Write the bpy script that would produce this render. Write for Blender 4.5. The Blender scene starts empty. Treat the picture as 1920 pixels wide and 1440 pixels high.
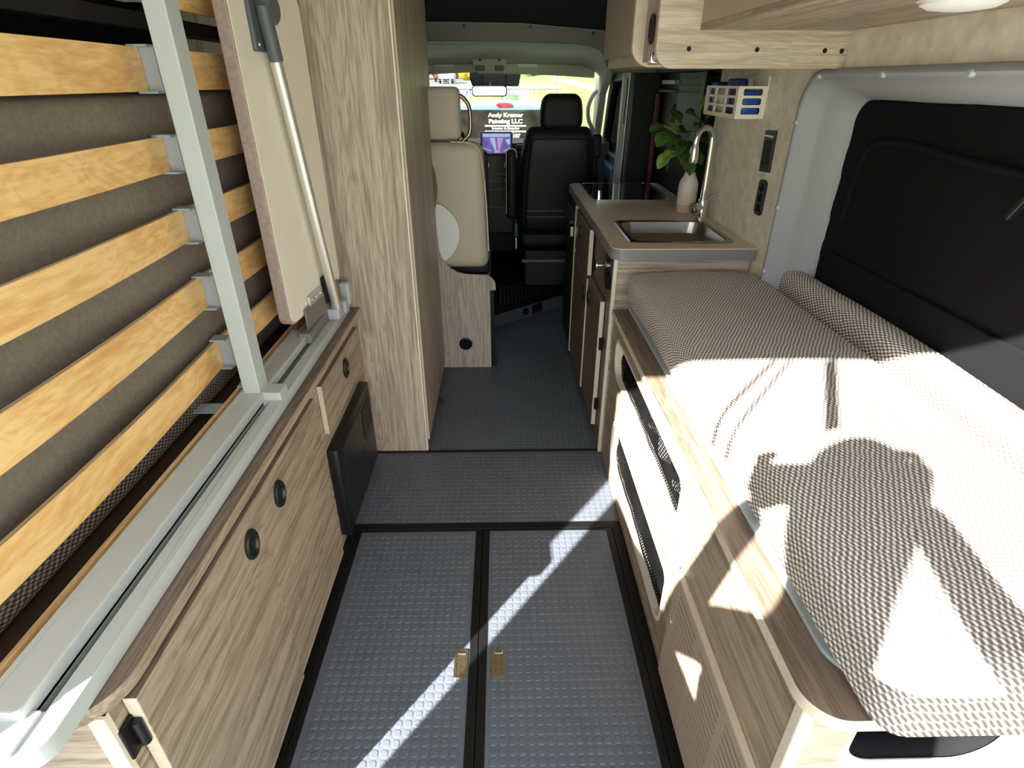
import bpy, bmesh, math, random
from mathutils import Vector, Matrix, noise as mnoise
from mathutils.geometry import tessellate_polygon
random.seed(7)
S = bpy.context.scene
C = S.collection

# ------------------------------------------------------------------ camera
FPX = 1050.0
cam_d = bpy.data.cameras.new('camera')
cam_d.sensor_width = 36.0
cam_d.lens = FPX / 1920.0 * 36.0
cam_d.clip_start = 0.01
cam_d.clip_end = 500
cam = bpy.data.objects.new('camera', cam_d)
C.objects.link(cam)
_d = Vector(((939 - 960) / FPX, -(152 - 720) / FPX, -1.0)).normalized()      # forward axis of the van seen from the lens
_r = Vector((1, 0, 0)); _r = (_r - _d * _r.dot(_d)).normalized()
_z = _r.cross(_d)
Rm = Matrix((_r, _d, _z)).to_4x4()
cam.matrix_world = Matrix.Translation((0, 0, 1.42)) @ Rm
S.camera = cam

# ------------------------------------------------------------------ sky, sun, exposure
w = bpy.data.worlds.new('sky'); S.world = w
w.use_nodes = True
bg = w.node_tree.nodes['Background']
bg.inputs[0].default_value = (0.88, 0.935, 1.0, 1)
bg.inputs[1].default_value = 2.0
sun_d = bpy.data.lights.new('sun', 'SUN')
sun_d.energy = 17.0
sun_d.angle = math.radians(0.53)
sun_d.color = (1.0, 0.965, 0.91)
sun = bpy.data.objects.new('sun', sun_d); C.objects.link(sun)
SUN = Vector((0.605, 0.795, -0.58)).normalized()
sun.rotation_euler = SUN.to_track_quat('-Z', 'Y').to_euler()
sun.location = (-3, -4, 5)
S.view_settings.view_transform = 'Standard'
S.view_settings.look = 'None'
S.view_settings.gamma = 1
S.view_settings.use_curve_mapping = False
S.view_settings.exposure = 1.3
S.cycles.use_denoising = True
S.cycles.max_bounces = 10
S.cycles.diffuse_bounces = 6
S.cycles.glossy_bounces = 4
S.cycles.transmission_bounces = 8
S.cycles.transparent_max_bounces = 12
S.cycles.sample_clamp_indirect = 6.0

# ------------------------------------------------------------------ materials
MATS = {}
def srgb(r, g, b):
    f = lambda c: (c / 255 / 12.92) if c / 255 <= 0.04045 else ((c / 255 + 0.055) / 1.055) ** 2.4
    return (f(r), f(g), f(b), 1)
def base(name):
    m = bpy.data.materials.new(name); m.use_nodes = True
    MATS[name] = m
    nt = m.node_tree
    return m, nt, nt.nodes['Principled BSDF']
def N(nt, t, **kw):
    n = nt.nodes.new(t)
    for k, v in kw.items():
        if k.startswith('i_'):
            key = k[2:]; key = int(key) if key.isdigit() else key.replace('_', ' ')
            n.inputs[key].default_value = v
        else: setattr(n, k, v)
    return n
def ramp(nt, stops):
    n = nt.nodes.new('ShaderNodeValToRGB')
    e = n.color_ramp.elements
    while len(e) < len(stops): e.new(0.5)
    for el, (p, c) in zip(e, stops): el.position = p; el.color = c
    return n
def plain(name, col, rough=0.5, metal=0.0, bump=0.0, bscale=200, var=0.0, vscale=20, spec=0.5, coat=0.0):
    m, nt, b = base(name)
    b.inputs['Base Color'].default_value = col
    b.inputs['Roughness'].default_value = rough
    b.inputs['Metallic'].default_value = metal
    b.inputs['Specular IOR Level'].default_value = spec
    b.inputs['Coat Weight'].default_value = coat
    tc = N(nt, 'ShaderNodeTexCoord')
    if var:
        n = N(nt, 'ShaderNodeTexNoise', i_Scale=vscale, i_Detail=6.0)
        nt.links.new(tc.outputs['Object'], n.inputs['Vector'])
        lo = tuple(c * (1 - var) for c in col[:3]) + (1,)
        hi = tuple(min(1, c * (1 + var)) for c in col[:3]) + (1,)
        r = ramp(nt, [(0.3, lo), (0.7, hi)])
        nt.links.new(n.outputs['Fac'], r.inputs[0]); nt.links.new(r.outputs[0], b.inputs['Base Color'])
    if bump:
        n = N(nt, 'ShaderNodeTexNoise', i_Scale=bscale, i_Detail=3.0)
        nt.links.new(tc.outputs['Object'], n.inputs['Vector'])
        bp = N(nt, 'ShaderNodeBump', i_Strength=bump, i_Distance=0.002)
        nt.links.new(n.outputs['Fac'], bp.inputs['Height']); nt.links.new(bp.outputs[0], b.inputs['Normal'])
    return m
def wood(name, light, dark, axis, rough=0.45, scale=28, contrast=1.0, along=0.05, spec=0.4):
    m, nt, b = base(name)
    tc = N(nt, 'ShaderNodeTexCoord')
    def mapped(al, off=0.0):
        mp = N(nt, 'ShaderNodeMapping')
        sc = [1.0, 1.0, 1.0]; sc['xyz'.index(axis)] = al
        mp.inputs['Scale'].default_value = sc; mp.inputs['Location'].default_value = (off, off * 1.7, off * 0.6)
        nt.links.new(tc.outputs['Object'], mp.inputs['Vector'])
        return mp
    m1, m2, m3 = mapped(along), mapped(along * 0.7, 3.1), mapped(along * 2.2, 7.7)
    n1 = N(nt, 'ShaderNodeTexNoise', i_Scale=scale, i_Detail=6.0, i_Roughness=0.6, i_Distortion=1.4)
    n2 = N(nt, 'ShaderNodeTexNoise', i_Scale=scale * 7, i_Detail=3.0, i_Roughness=0.7)
    n3 = N(nt, 'ShaderNodeTexNoise', i_Scale=scale * 0.3, i_Detail=3.0, i_Distortion=2.0)
    nt.links.new(m1.outputs[0], n1.inputs['Vector']); nt.links.new(m2.outputs[0], n2.inputs['Vector']); nt.links.new(m3.outputs[0], n3.inputs['Vector'])
    # growth-ring lines: contours of the slow noise
    rg = N(nt, 'ShaderNodeMath', operation='MULTIPLY', i_1=62.0); nt.links.new(n3.outputs['Fac'], rg.inputs[0])
    sn = N(nt, 'ShaderNodeMath', operation='SINE'); nt.links.new(rg.outputs[0], sn.inputs[0])
    a = N(nt, 'ShaderNodeMath', operation='MULTIPLY_ADD', i_1=0.75 * contrast); nt.links.new(n2.outputs['Fac'], a.inputs[0]); nt.links.new(n1.outputs['Fac'], a.inputs[2])
    a2 = N(nt, 'ShaderNodeMath', operation='MULTIPLY_ADD', i_1=0.06 * contrast); nt.links.new(sn.outputs[0], a2.inputs[0]); nt.links.new(a.outputs[0], a2.inputs[2])
    mid = tuple((l * 0.55 + d * 0.45) for l, d in zip(light, dark))
    r = ramp(nt, [(0.64, dark), (0.86, mid), (1.08, light)])
    nt.links.new(a2.outputs[0], r.inputs[0])
    nt.links.new(r.outputs[0], b.inputs['Base Color'])
    b.inputs['Roughness'].default_value = rough
    b.inputs['Specular IOR Level'].default_value = spec
    bp = N(nt, 'ShaderNodeBump', i_Strength=0.12, i_Distance=0.001)
    nt.links.new(n2.outputs['Fac'], bp.inputs['Height']); nt.links.new(bp.outputs[0], b.inputs['Normal'])
    return m
def weave(name, light, dark, pitch=0.0095, rough=0.9, bump=0.6):
    m, nt, b = base(name)
    tc = N(nt, 'ShaderNodeTexCoord')
    sp = N(nt, 'ShaderNodeSeparateXYZ')
    wn = N(nt, 'ShaderNodeTexNoise', i_Scale=28.0, i_Detail=2.0)
    nt.links.new(tc.outputs['Object'], wn.inputs['Vector'])
    wob = N(nt, 'ShaderNodeMix', data_type='VECTOR'); wob.inputs[0].default_value = 0.007
    nt.links.new(tc.outputs['Object'], wob.inputs[4]); nt.links.new(wn.outputs['Color'], wob.inputs[5])
    nt.links.new(wob.outputs[1], sp.inputs[0])
    k = 2 * math.pi / pitch
    def lin(cx, cy, cz):
        mx = N(nt, 'ShaderNodeMath', operation='MULTIPLY', i_1=cx * k); nt.links.new(sp.outputs[0], mx.inputs[0])
        my = N(nt, 'ShaderNodeMath', operation='MULTIPLY_ADD', i_1=cy * k); nt.links.new(sp.outputs[1], my.inputs[0]); nt.links.new(mx.outputs[0], my.inputs[2])
        mz = N(nt, 'ShaderNodeMath', operation='MULTIPLY_ADD', i_1=cz * k); nt.links.new(sp.outputs[2], mz.inputs[0]); nt.links.new(my.outputs[0], mz.inputs[2])
        s = N(nt, 'ShaderNodeMath', operation='COSINE'); nt.links.new(mz.outputs[0], s.inputs[0])
        return s
    s1 = lin(1.0, 0.58, 1.1); s2 = lin(-1.0, 0.58, -0.55)
    p = N(nt, 'ShaderNodeMath', operation='ADD'); nt.links.new(s1.outputs[0], p.inputs[0]); nt.links.new(s2.outputs[0], p.inputs[1])
    nz = N(nt, 'ShaderNodeTexNoise', i_Scale=420.0, i_Detail=2.0); nt.links.new(tc.outputs['Object'], nz.inputs['Vector'])
    q = N(nt, 'ShaderNodeMath', operation='MULTIPLY_ADD', i_1=1.1); nt.links.new(nz.outputs['Fac'], q.inputs[0]); nt.links.new(p.outputs[0], q.inputs[2])
    nrm = N(nt, 'ShaderNodeMapRange'); nrm.inputs[1].default_value = -0.9; nrm.inputs[2].default_value = 2.1
    nt.links.new(q.outputs[0], nrm.inputs[0])
    r = ramp(nt, [(0.15, dark), (0.5, tuple(c * 0.72 + a * 0.28 for a, c in zip(light, dark))), (0.78, light)])
    nt.links.new(nrm.outputs[0], r.inputs[0]); nt.links.new(r.outputs[0], b.inputs['Base Color'])
    bp = N(nt, 'ShaderNodeBump', i_Strength=bump, i_Distance=0.0025)
    nt.links.new(nrm.outputs[0], bp.inputs['Height']); nt.links.new(bp.outputs[0], b.inputs['Normal'])
    b.inputs['Roughness'].default_value = rough
    b.inputs['Specular IOR Level'].default_value = 0.15
    return m
def glass(name, col=(1, 1, 1, 1), rough=0.0):
    # thin clear pane: mostly straight through, some mirror reflection
    m, nt, b = base(name)
    nt.nodes.remove(b)
    out = nt.nodes['Material Output']
    tr = N(nt, 'ShaderNodeBsdfTransparent'); tr.inputs[0].default_value = col
    gl = N(nt, 'ShaderNodeBsdfGlossy'); gl.inputs['Roughness'].default_value = rough
    fr = N(nt, 'ShaderNodeFresnel', i_IOR=1.35)
    mx = N(nt, 'ShaderNodeMixShader')
    nt.links.new(fr.outputs[0], mx.inputs[0]); nt.links.new(tr.outputs[0], mx.inputs[1]); nt.links.new(gl.outputs[0], mx.inputs[2])
    nt.links.new(mx.outputs[0], out.inputs[0])
    return m

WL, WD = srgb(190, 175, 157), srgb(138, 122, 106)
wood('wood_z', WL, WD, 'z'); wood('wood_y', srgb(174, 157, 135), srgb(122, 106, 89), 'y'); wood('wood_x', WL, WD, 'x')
wood('wood_top', srgb(136, 118, 103), srgb(90, 75, 64), 'y', rough=0.4)
wood('wood_grey', srgb(194, 184, 171), srgb(148, 137, 124), 'z')
wood('wood_beige_x', srgb(204, 190, 168), srgb(164, 148, 127), 'x')
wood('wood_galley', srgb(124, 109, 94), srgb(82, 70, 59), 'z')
wood('birch', srgb(250, 210, 146), srgb(226, 172, 104), 'y', rough=0.42, scale=14, along=0.2)
wood('ply_edge', srgb(222, 196, 158), srgb(176, 142, 104), 'y', scale=30)
plain('edge_band', srgb(212, 196, 176), 0.55, var=0.06, vscale=60)
plain('edge_light', srgb(226, 214, 196), 0.55, var=0.05, vscale=60)
plain('vent_beige', srgb(176, 158, 140), 0.55, var=0.03)
plain('rubber_floor', srgb(88, 94, 103), 0.42, bump=0.06, bscale=600, var=0.06, vscale=9, spec=0.45)
plain('black_metal', srgb(14, 14, 15), 0.5, spec=0.3, bump=0.05, bscale=500)
plain('black_plastic', srgb(22, 22, 24), 0.38, bump=0.04, bscale=700)
plain('black_soft', srgb(20, 20, 22), 0.85, bump=0.25, bscale=500, spec=0.12)
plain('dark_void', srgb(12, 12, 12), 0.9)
plain('dark_box', srgb(15, 15, 15), 0.9, spec=0.1)
plain('dark_brown', srgb(58, 42, 30), 0.7)
plain('frame_grey', srgb(186, 192, 190), 0.38, bump=0.04, bscale=900, spec=0.5)
plain('clip_grey', srgb(168, 176, 182), 0.4)
plain('tray_grey', srgb(178, 188, 194), 0.35)
plain('trim_grey', srgb(156, 157, 159), 0.6, bump=0.25, bscale=450)
plain('header_grey', srgb(122, 118, 112), 0.7, bump=0.1, bscale=400)
plain('headliner', srgb(206, 202, 188), 0.85, bump=0.15, bscale=500)
plain('wall_beige', srgb(232, 224, 205), 0.55, bump=0.2, bscale=70, var=0.14, vscale=26)
plain('counter_top', srgb(208, 193, 172), 0.38, var=0.04, vscale=90)
plain('counter_edge', srgb(128, 126, 124), 0.35)
plain('board_beige', srgb(242, 234, 218), 0.42, var=0.02, vscale=5)
plain('board_edge', srgb(172, 154, 146), 0.6, var=0.16, vscale=70)
plain('chrome', srgb(225, 225, 225), 0.08, 1.0)
plain('alu', srgb(220, 217, 210), 0.36, 0.75)
plain('steel', srgb(150, 147, 142), 0.26, 1.0, bump=0.03, bscale=300)
plain('bronze', srgb(176, 150, 132), 0.25, 1.0)
plain('nickel', srgb(205, 190, 160), 0.3, 1.0, bump=0.1, bscale=500)
plain('hob_glass', srgb(6, 6, 7), 0.03, spec=0.6, coat=1.0)
plain('vinyl', srgb(198, 186, 166), 0.5, bump=0.12, bscale=350)
plain('white_paint', srgb(236, 236, 232), 0.4)
plain('white_wire', srgb(236, 228, 212), 0.45)
plain('ceramic', srgb(220, 212, 200), 0.55, var=0.03, vscale=30)
plain('ceramic_raw', srgb(206, 180, 150), 0.8, var=0.05, vscale=60)
plain('leaf', srgb(62, 92, 34), 0.45, var=0.35, vscale=18)
plain('leaf_pale', srgb(112, 138, 58), 0.45, var=0.25, vscale=18)
plain('stem', srgb(126, 120, 86), 0.7)
plain('blue_pack', srgb(24, 74, 150), 0.3, var=0.25, vscale=60)
plain('blue_dark', srgb(26, 34, 92), 0.35)
plain('clear_plastic', srgb(190, 190, 186), 0.25)
plain('seat_black', srgb(15, 15, 16), 0.6, bump=0.1, bscale=400)
plain('seat_panel', srgb(12, 12, 13), 0.5, bump=0.05, bscale=300)
plain('dash_black', srgb(13, 13, 14), 0.55, bump=0.1, bscale=400)
plain('seat_shell_grey', srgb(86, 92, 96), 0.45)
plain('maroon', srgb(96, 34, 38), 0.35)
plain('pillar_pale', srgb(196, 200, 196), 0.5)
plain('carpet_blue', srgb(34, 42, 56), 0.95, bump=0.8, bscale=260, var=0.4, vscale=240)
plain('net_black', srgb(9, 9, 10), 0.8, spec=0.1)
plain('mattress_felt', srgb(128, 117, 105), 0.95, bump=0.3, bscale=320, var=0.14, vscale=110)
weave('cushion_weave', srgb(244, 239, 232), srgb(122, 113, 107))
weave('bolster_weave', srgb(240, 235, 228), srgb(104, 97, 92), pitch=0.0105)
weave('mattress_weave', srgb(168, 156, 142), srgb(74, 65, 57), pitch=0.009)
plain('asphalt', srgb(92, 94, 97), 0.9, var=0.1, vscale=3)
plain('concrete', srgb(168, 168, 166), 0.9, var=0.08, vscale=3)
plain('grass', srgb(112, 132, 56), 0.95, var=0.3, vscale=1.5)
plain('foliage_yellow', srgb(206, 170, 40), 0.9, var=0.3, vscale=3)
plain('foliage_orange', srgb(206, 112, 44), 0.9, var=0.3, vscale=3)
plain('foliage_green', srgb(96, 120, 50), 0.9, var=0.35, vscale=3)
plain('bark', srgb(92, 76, 62), 0.9)
plain('truck_paint', srgb(98, 120, 132), 0.15, spec=0.6, coat=0.6)
plain('truck_blue', srgb(80, 116, 136), 0.2, coat=0.5)
plain('truck_glass', srgb(34, 32, 28), 0.12, var=0.5, vscale=6)
plain('truck_red', srgb(196, 26, 40), 0.2)
plain('car_blue', srgb(150, 186, 198), 0.3)
plain('tyre', srgb(18, 18, 18), 0.8)
plain('letter_white', srgb(246, 246, 242), 0.6)
plain('shirt', srgb(60, 66, 78), 0.9); plain('skin_tone', srgb(190, 146, 122), 0.6)
plain('mirror_silver', srgb(230, 235, 232), 0.02, 1.0)
glass('windscreen_glass', (0.74, 0.77, 0.74, 1))
glass('tinted_glass', (0.10, 0.10, 0.11, 1))
def screen_mat():
    m, nt, b = base('screen_picture')
    tc = N(nt, 'ShaderNodeTexCoord')
    n = N(nt, 'ShaderNodeTexVoronoi', i_Scale=26.0); nt.links.new(tc.outputs['Object'], n.inputs['Vector'])
    r = ramp(nt, [(0.0, srgb(120, 116, 206)), (0.35, srgb(104, 98, 186)), (0.6, srgb(94, 80, 158)), (0.85, srgb(112, 100, 176))])
    nt.links.new(n.outputs['Color'], r.inputs[0])
    nt.links.new(r.outputs[0], b.inputs['Emission Color']); b.inputs['Emission Strength'].default_value = 0.35
    b.inputs['Base Color'].default_value = (0.02, 0.02, 0.03, 1); b.inputs['Roughness'].default_value = 0.2
screen_mat()
def glow(name, col, st):
    m, nt, b = base(name)
    b.inputs['Base Color'].default_value = (0.02, 0.02, 0.03, 1); b.inputs['Emission Color'].default_value = col; b.inputs['Emission Strength'].default_value = st
glow('screen_pale', srgb(188, 192, 244), 0.36); glow('screen_pink', srgb(206, 160, 196), 0.34); glow('screen_sky', srgb(170, 196, 236), 0.36)

# ------------------------------------------------------------------ builders
def thing(name, label, cat, loc=(0, 0, 0), group=None, kind=None):
    o = bpy.data.objects.new(name, None); C.objects.link(o)
    o.location = loc; o.empty_display_size = 0.05
    o['label'] = label
    if cat: o['category'] = cat
    if group: o['group'] = group
    if kind: o['kind'] = kind
    return o
def tag(o, label, cat=None, group=None, kind=None):
    o['label'] = label
    if cat: o['category'] = cat
    if group: o['group'] = group
    if kind: o['kind'] = kind
    return o
def struct(o, label=None):
    o['kind'] = 'structure'
    if label: o['label'] = label
    return o
def wloc(p):
    v = Vector((0, 0, 0))
    while p is not None: v += p.location; p = p.parent
    return v
def mk(name, bm, mats, parent=None, smooth=True, bevel=0.0, seg=2, angle=35):
    bmesh.ops.recalc_face_normals(bm, faces=bm.faces[:])
    me = bpy.data.meshes.new(name); bm.to_mesh(me); bm.free()
    if isinstance(mats, str): mats = [mats]
    for m in mats: me.materials.append(MATS[m])
    if smooth:
        me.polygons.foreach_set('use_smooth', [True] * len(me.polygons))
        me.set_sharp_from_angle(angle=math.radians(angle))
    o = bpy.data.objects.new(name, me); C.objects.link(o)
    if parent is not None:
        o.parent = parent; o.location = -wloc(parent)
    if bevel:
        md = o.modifiers.new('bevel', 'BEVEL'); md.width = bevel; md.segments = seg; md.limit_method = 'ANGLE'; md.angle_limit = math.radians(40)
    return o
def addbox(bm, x0, x1, y0, y1, z0, z1, mi=0):
    v = [bm.verts.new(p) for p in ((x0, y0, z0), (x1, y0, z0), (x1, y1, z0), (x0, y1, z0), (x0, y0, z1), (x1, y0, z1), (x1, y1, z1), (x0, y1, z1))]
    for f in ((0, 3, 2, 1), (4, 5, 6, 7), (0, 1, 5, 4), (1, 2, 6, 5), (2, 3, 7, 6), (3, 0, 4, 7)):
        fc = bm.faces.new([v[i] for i in f]); fc.material_index = mi
def box(name, x0, x1, y0, y1, z0, z1, mat, parent=None, bevel=0.002, seg=2):
    bm = bmesh.new(); addbox(bm, x0, x1, y0, y1, z0, z1)
    return mk(name, bm, mat, parent, smooth=False, bevel=bevel, seg=seg)
def P3(axis, a, p):
    if axis == 'x': return Vector((a, p[0], p[1]))
    if axis == 'y': return Vector((p[0], a, p[1]))
    return Vector((p[0], p[1], a))
def plate(name, outer, holes, axis, a, b, mat, parent=None, side=None, bevel=0.0, smooth=False, angle=35):
    """flat panel cut to an outline with holes, of real thickness a..b along axis"""
    bm = bmesh.new()
    loops = [outer] + list(holes)
    flat = [p for l in loops for p in l]
    A = [bm.verts.new(P3(axis, a, p)) for p in flat]
    B = [bm.verts.new(P3(axis, b, p)) for p in flat]
    if holes:
        for t in tessellate_polygon([[Vector((p[0], p[1], 0)) for p in l] for l in loops]):
            try:
                bm.faces.new([A[i] for i in t]); bm.faces.new([B[i] for i in reversed(t)])
            except ValueError: pass
    else:
        bm.faces.new(A); bm.faces.new(list(reversed(B)))
    k = 0
    for l in loops:
        n = len(l)
        for i in range(n):
            f = bm.faces.new((A[k + i], A[k + (i + 1) % n], B[k + (i + 1) % n], B[k + i]))
            f.material_index = 1 if side else 0
        k += n
    return mk(name, bm, [mat, side] if side else mat, parent, smooth=smooth, bevel=bevel, angle=angle)
def rr(x0, x1, y0, y1, r, n=6):
    if not isinstance(r, (tuple, list)): r = (r, r, r, r)       # corners: (x0y0, x1y0, x1y1, x0y1)
    out = []
    for (cx, cy, sx, sy, rad, a0) in ((x0, y0, 1, 1, r[0], 180), (x1, y0, -1, 1, r[1], 270), (x1, y1, -1, -1, r[2], 0), (x0, y1, 1, -1, r[3], 90)):
        if rad <= 0: out.append((cx, cy)); continue
        for i in range(n + 1):
            t = math.radians(a0 + 90 * i / n)
            out.append((cx + sx * rad + rad * math.cos(t), cy + sy * rad + rad * math.sin(t)))
    return out
def circ(cx, cy, r, n=24, ry=None):
    ry = ry or r
    return [(cx + r * math.cos(2 * math.pi * i / n), cy + ry * math.sin(2 * math.pi * i / n)) for i in range(n)]
def tube_bm(bm, pts, r, n=10, closed=False, mi=0, radii=None):
    pts = [Vector(p) for p in pts]
    m = len(pts); rings = []; up = None
    for i, p in enumerate(pts):
        if closed: d = pts[(i + 1) % m] - pts[i - 1]
        else: d = pts[min(i + 1, m - 1)] - pts[max(i - 1, 0)]
        d.normalize()
        if up is None:
            up = Vector((0, 0, 1)) if abs(d.z) < 0.9 else Vector((1, 0, 0))
        s = d.cross(up).normalized(); up = s.cross(d).normalized()
        rad = radii[i] if radii else r
        rings.append([bm.verts.new(p + (s * math.cos(2 * math.pi * j / n) + up * math.sin(2 * math.pi * j / n)) * rad) for j in range(n)])
    for i in range(m if closed else m - 1):
        A, B = rings[i], rings[(i + 1) % m]
        for j in range(n):
            f = bm.faces.new((A[j], A[(j + 1) % n], B[(j + 1) % n], B[j])); f.material_index = mi
    if not closed:
        bm.faces.new(list(reversed(rings[0]))).material_index = mi; bm.faces.new(rings[-1]).material_index = mi
def tube(name, pts, r, mat, parent=None, n=10, closed=False, radii=None):
    bm = bmesh.new(); tube_bm(bm, pts, r, n, closed, radii=radii)
    return mk(name, bm, mat, parent, angle=50)
def smooth_path(pts, k=6, closed=False):
    P = [Vector(p) for p in pts]; out = []; n = len(P)
    for i in range(n if closed else n - 1):
        p0 = P[i - 1] if (closed or i > 0) else P[0]; p1 = P[i]; p2 = P[(i + 1) % n]; p3 = P[(i + 2) % n] if (closed or i + 2 < n) else P[-1]
        for j in range(k):
            t = j / k
            out.append(0.5 * ((2 * p1) + (-p0 + p2) * t + (2 * p0 - 5 * p1 + 4 * p2 - p3) * t * t + (-p0 + 3 * p1 - 3 * p2 + p3) * t ** 3))
    if not closed: out.append(P[-1])
    return out
def lathe(name, prof, c, axis, mat, parent=None, n=24, angle=35, ax2=None):
    """prof: (radius, height) pairs, turned about axis through c"""
    bm = bmesh.new(); rings = []
    A = {'x': Vector((1, 0, 0)), 'y': Vector((0, 1, 0)), 'z': Vector((0, 0, 1))}[axis] if isinstance(axis, str) else Vector(axis).normalized()
    U = Vector((0, 0, 1)) if abs(A.z) < 0.9 else Vector((1, 0, 0))
    U = (U - A * U.dot(A)).normalized(); V = A.cross(U); c = Vector(c)
    for r, h in prof:
        if r < 1e-6: rings.append([bm.verts.new(c + A * h)])
        else: rings.append([bm.verts.new(c + A * h + (U * math.cos(2 * math.pi * i / n) + V * math.sin(2 * math.pi * i / n)) * r) for i in range(n)])
    for a, b in zip(rings, rings[1:]):
        if len(a) == 1 and len(b) == 1: continue
        for i in range(n):
            if len(a) == 1: bm.faces.new((a[0], b[i], b[(i + 1) % n]))
            elif len(b) == 1: bm.faces.new((a[i], b[0], a[(i + 1) % n]))
            else: bm.faces.new((a[i], a[(i + 1) % n], b[(i + 1) % n], b[i]))
    if len(rings[0]) > 1: bm.faces.new(rings[0])
    if len(rings[-1]) > 1: bm.faces.new(rings[-1])
    return mk(name, bm, mat, parent, angle=angle)
def rbox(name, x0, x1, y0, y1, z0, z1, r, mat, parent=None, seg=4, inner=8, deform=None, xf=None):
    """soft box: rounded edges, optional deform(Vector)->Vector"""
    def cs(a, b):
        s = [a + r * (1 - math.cos(math.pi / 2 * i / seg)) for i in range(seg)]
        mid = [a + r + (b - a - 2 * r) * i / inner for i in range(inner + 1)]
        return s + mid + [b - (v - a) for v in reversed(s)]
    X, Y, Z = cs(x0, x1), cs(y0, y1), cs(z0, z1)
    bm = bmesh.new(); cache = {}
    lo = Vector((x0 + r, y0 + r, z0 + r)); hi = Vector((x1 - r, y1 - r, z1 - r))
    def vert(i, j, k):
        key = (i, j, k)
        if key not in cache:
            p = Vector((X[i], Y[j], Z[k]))
            q = Vector((min(max(p.x, lo.x), hi.x), min(max(p.y, lo.y), hi.y), min(max(p.z, lo.z), hi.z)))
            d = p - q
            if d.length > 1e-9: p = q + d.normalized() * r
            if deform: p = deform(p)
            if xf: p = xf @ p
            cache[key] = bm.verts.new(p)
        return cache[key]
    nx, ny, nz = len(X) - 1, len(Y) - 1, len(Z) - 1
    for i in range(nx):
        for j in range(ny):
            for k in (0, nz): bm.faces.new((vert(i, j, k), vert(i + 1, j, k), vert(i + 1, j + 1, k), vert(i, j + 1, k)))
    for i in range(nx):
        for k in range(nz):
            for j in (0, ny): bm.faces.new((vert(i, j, k), vert(i + 1, j, k), vert(i + 1, j, k + 1), vert(i, j, k + 1)))
    for j in range(ny):
        for k in range(nz):
            for i in (0, nx): bm.faces.new((vert(i, j, k), vert(i, j + 1, k), vert(i, j + 1, k + 1), vert(i, j, k + 1)))
    return mk(name, bm, mat, parent, angle=60)
def bar(name, a, b, wx, wy, mat, parent=None, bevel=0.003):
    """rectangular bar between two points"""
    a, b = Vector(a), Vector(b); d = (b - a).normalized()
    u = Vector((1, 0, 0)) if abs(d.x) < 0.9 else Vector((0, 1, 0))
    u = (u - d * u.dot(d)).normalized(); v = d.cross(u)
    bm = bmesh.new()
    A = [bm.verts.new(a + u * sx * wx / 2 + v * sy * wy / 2) for sx, sy in ((-1, -1), (1, -1), (1, 1), (-1, 1))]
    B = [bm.verts.new(b + u * sx * wx / 2 + v * sy * wy / 2) for sx, sy in ((-1, -1), (1, -1), (1, 1), (-1, 1))]
    bm.faces.new(A); bm.faces.new(B[::-1])
    for i in range(4): bm.faces.new((A[i], A[(i + 1) % 4], B[(i + 1) % 4], B[i]))
    return mk(name, bm, mat, parent, smooth=False, bevel=bevel)
def loft(name, loops, mats, parent=None, closed=True, cap=False, angle=35, mi=None):
    bm = bmesh.new(); R = [[bm.verts.new(p) for p in l] for l in loops]
    n = len(R[0])
    for s, (a, b) in enumerate(zip(R, R[1:])):
        for i in range(n if closed else n - 1):
            f = bm.faces.new((a[i], a[(i + 1) % n], b[(i + 1) % n], b[i]))
            if mi: f.material_index = mi[s]
    if cap: bm.faces.new(R[0]); bm.faces.new(R[-1][::-1])
    return mk(name, bm, mats, parent, angle=angle)
def text_mesh(name, txt, size, origin, mat, parent, width=None, extrude=0.004, normal='-y'):
    cu = bpy.data.curves.new(name, 'FONT'); cu.body = txt; cu.size = size; cu.align_x = 'CENTER'; cu.extrude = extrude; cu.offset = size * 0.02
    ob = bpy.data.objects.new(name, cu); C.objects.link(ob)
    bpy.context.view_layer.update()
    me = bpy.data.meshes.new_from_object(ob.evaluated_get(bpy.context.evaluated_depsgraph_get()))
    bpy.data.objects.remove(ob)
    xs = [v.co.x for v in me.vertices]; wd = max(xs) - min(xs)
    k = (width / wd) if width else 1.0
    for v in me.vertices: v.co = Vector((origin[0] + v.co.x * k, origin[1] - v.co.z, origin[2] + v.co.y))
    me.materials.clear(); me.materials.append(MATS[mat])
    o = bpy.data.objects.new(name, me); C.objects.link(o); o.parent = parent; o.location = -wloc(parent)
    return o
def oval_latch(parent, axis, pos, ry=0.026, rz=0.040, d=0.008, sgn=1):
    """flush black pull with a finger slot"""
    x, y, z = pos
    def loop(k, dep):
        return [Vector((x + sgn * dep, y + ry * k * math.cos(t), z + rz * k * math.sin(t))) for t in [2 * math.pi * i / 28 for i in range(28)]]
    o = loft('latch', [loop(1.0, 0), loop(1.0, d * 0.6), loop(0.9, d), loop(0.72, d), loop(0.62, d * 0.35), loop(0.3, d * 0.3)], 'black_plastic', parent, cap=True)
    s = loft('latch_tongue', [[Vector((p.x, y + (p.y - y) * 0.6, z + (p.z - z) * 0.8)) for p in loop(0.5, d * 0.2)], [Vector((p.x, y + (p.y - y) * 0.5, z + (p.z - z) * 0.75)) for p in loop(0.5, d * 0.8)]], 'dark_void', o, cap=True)
    return o

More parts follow.
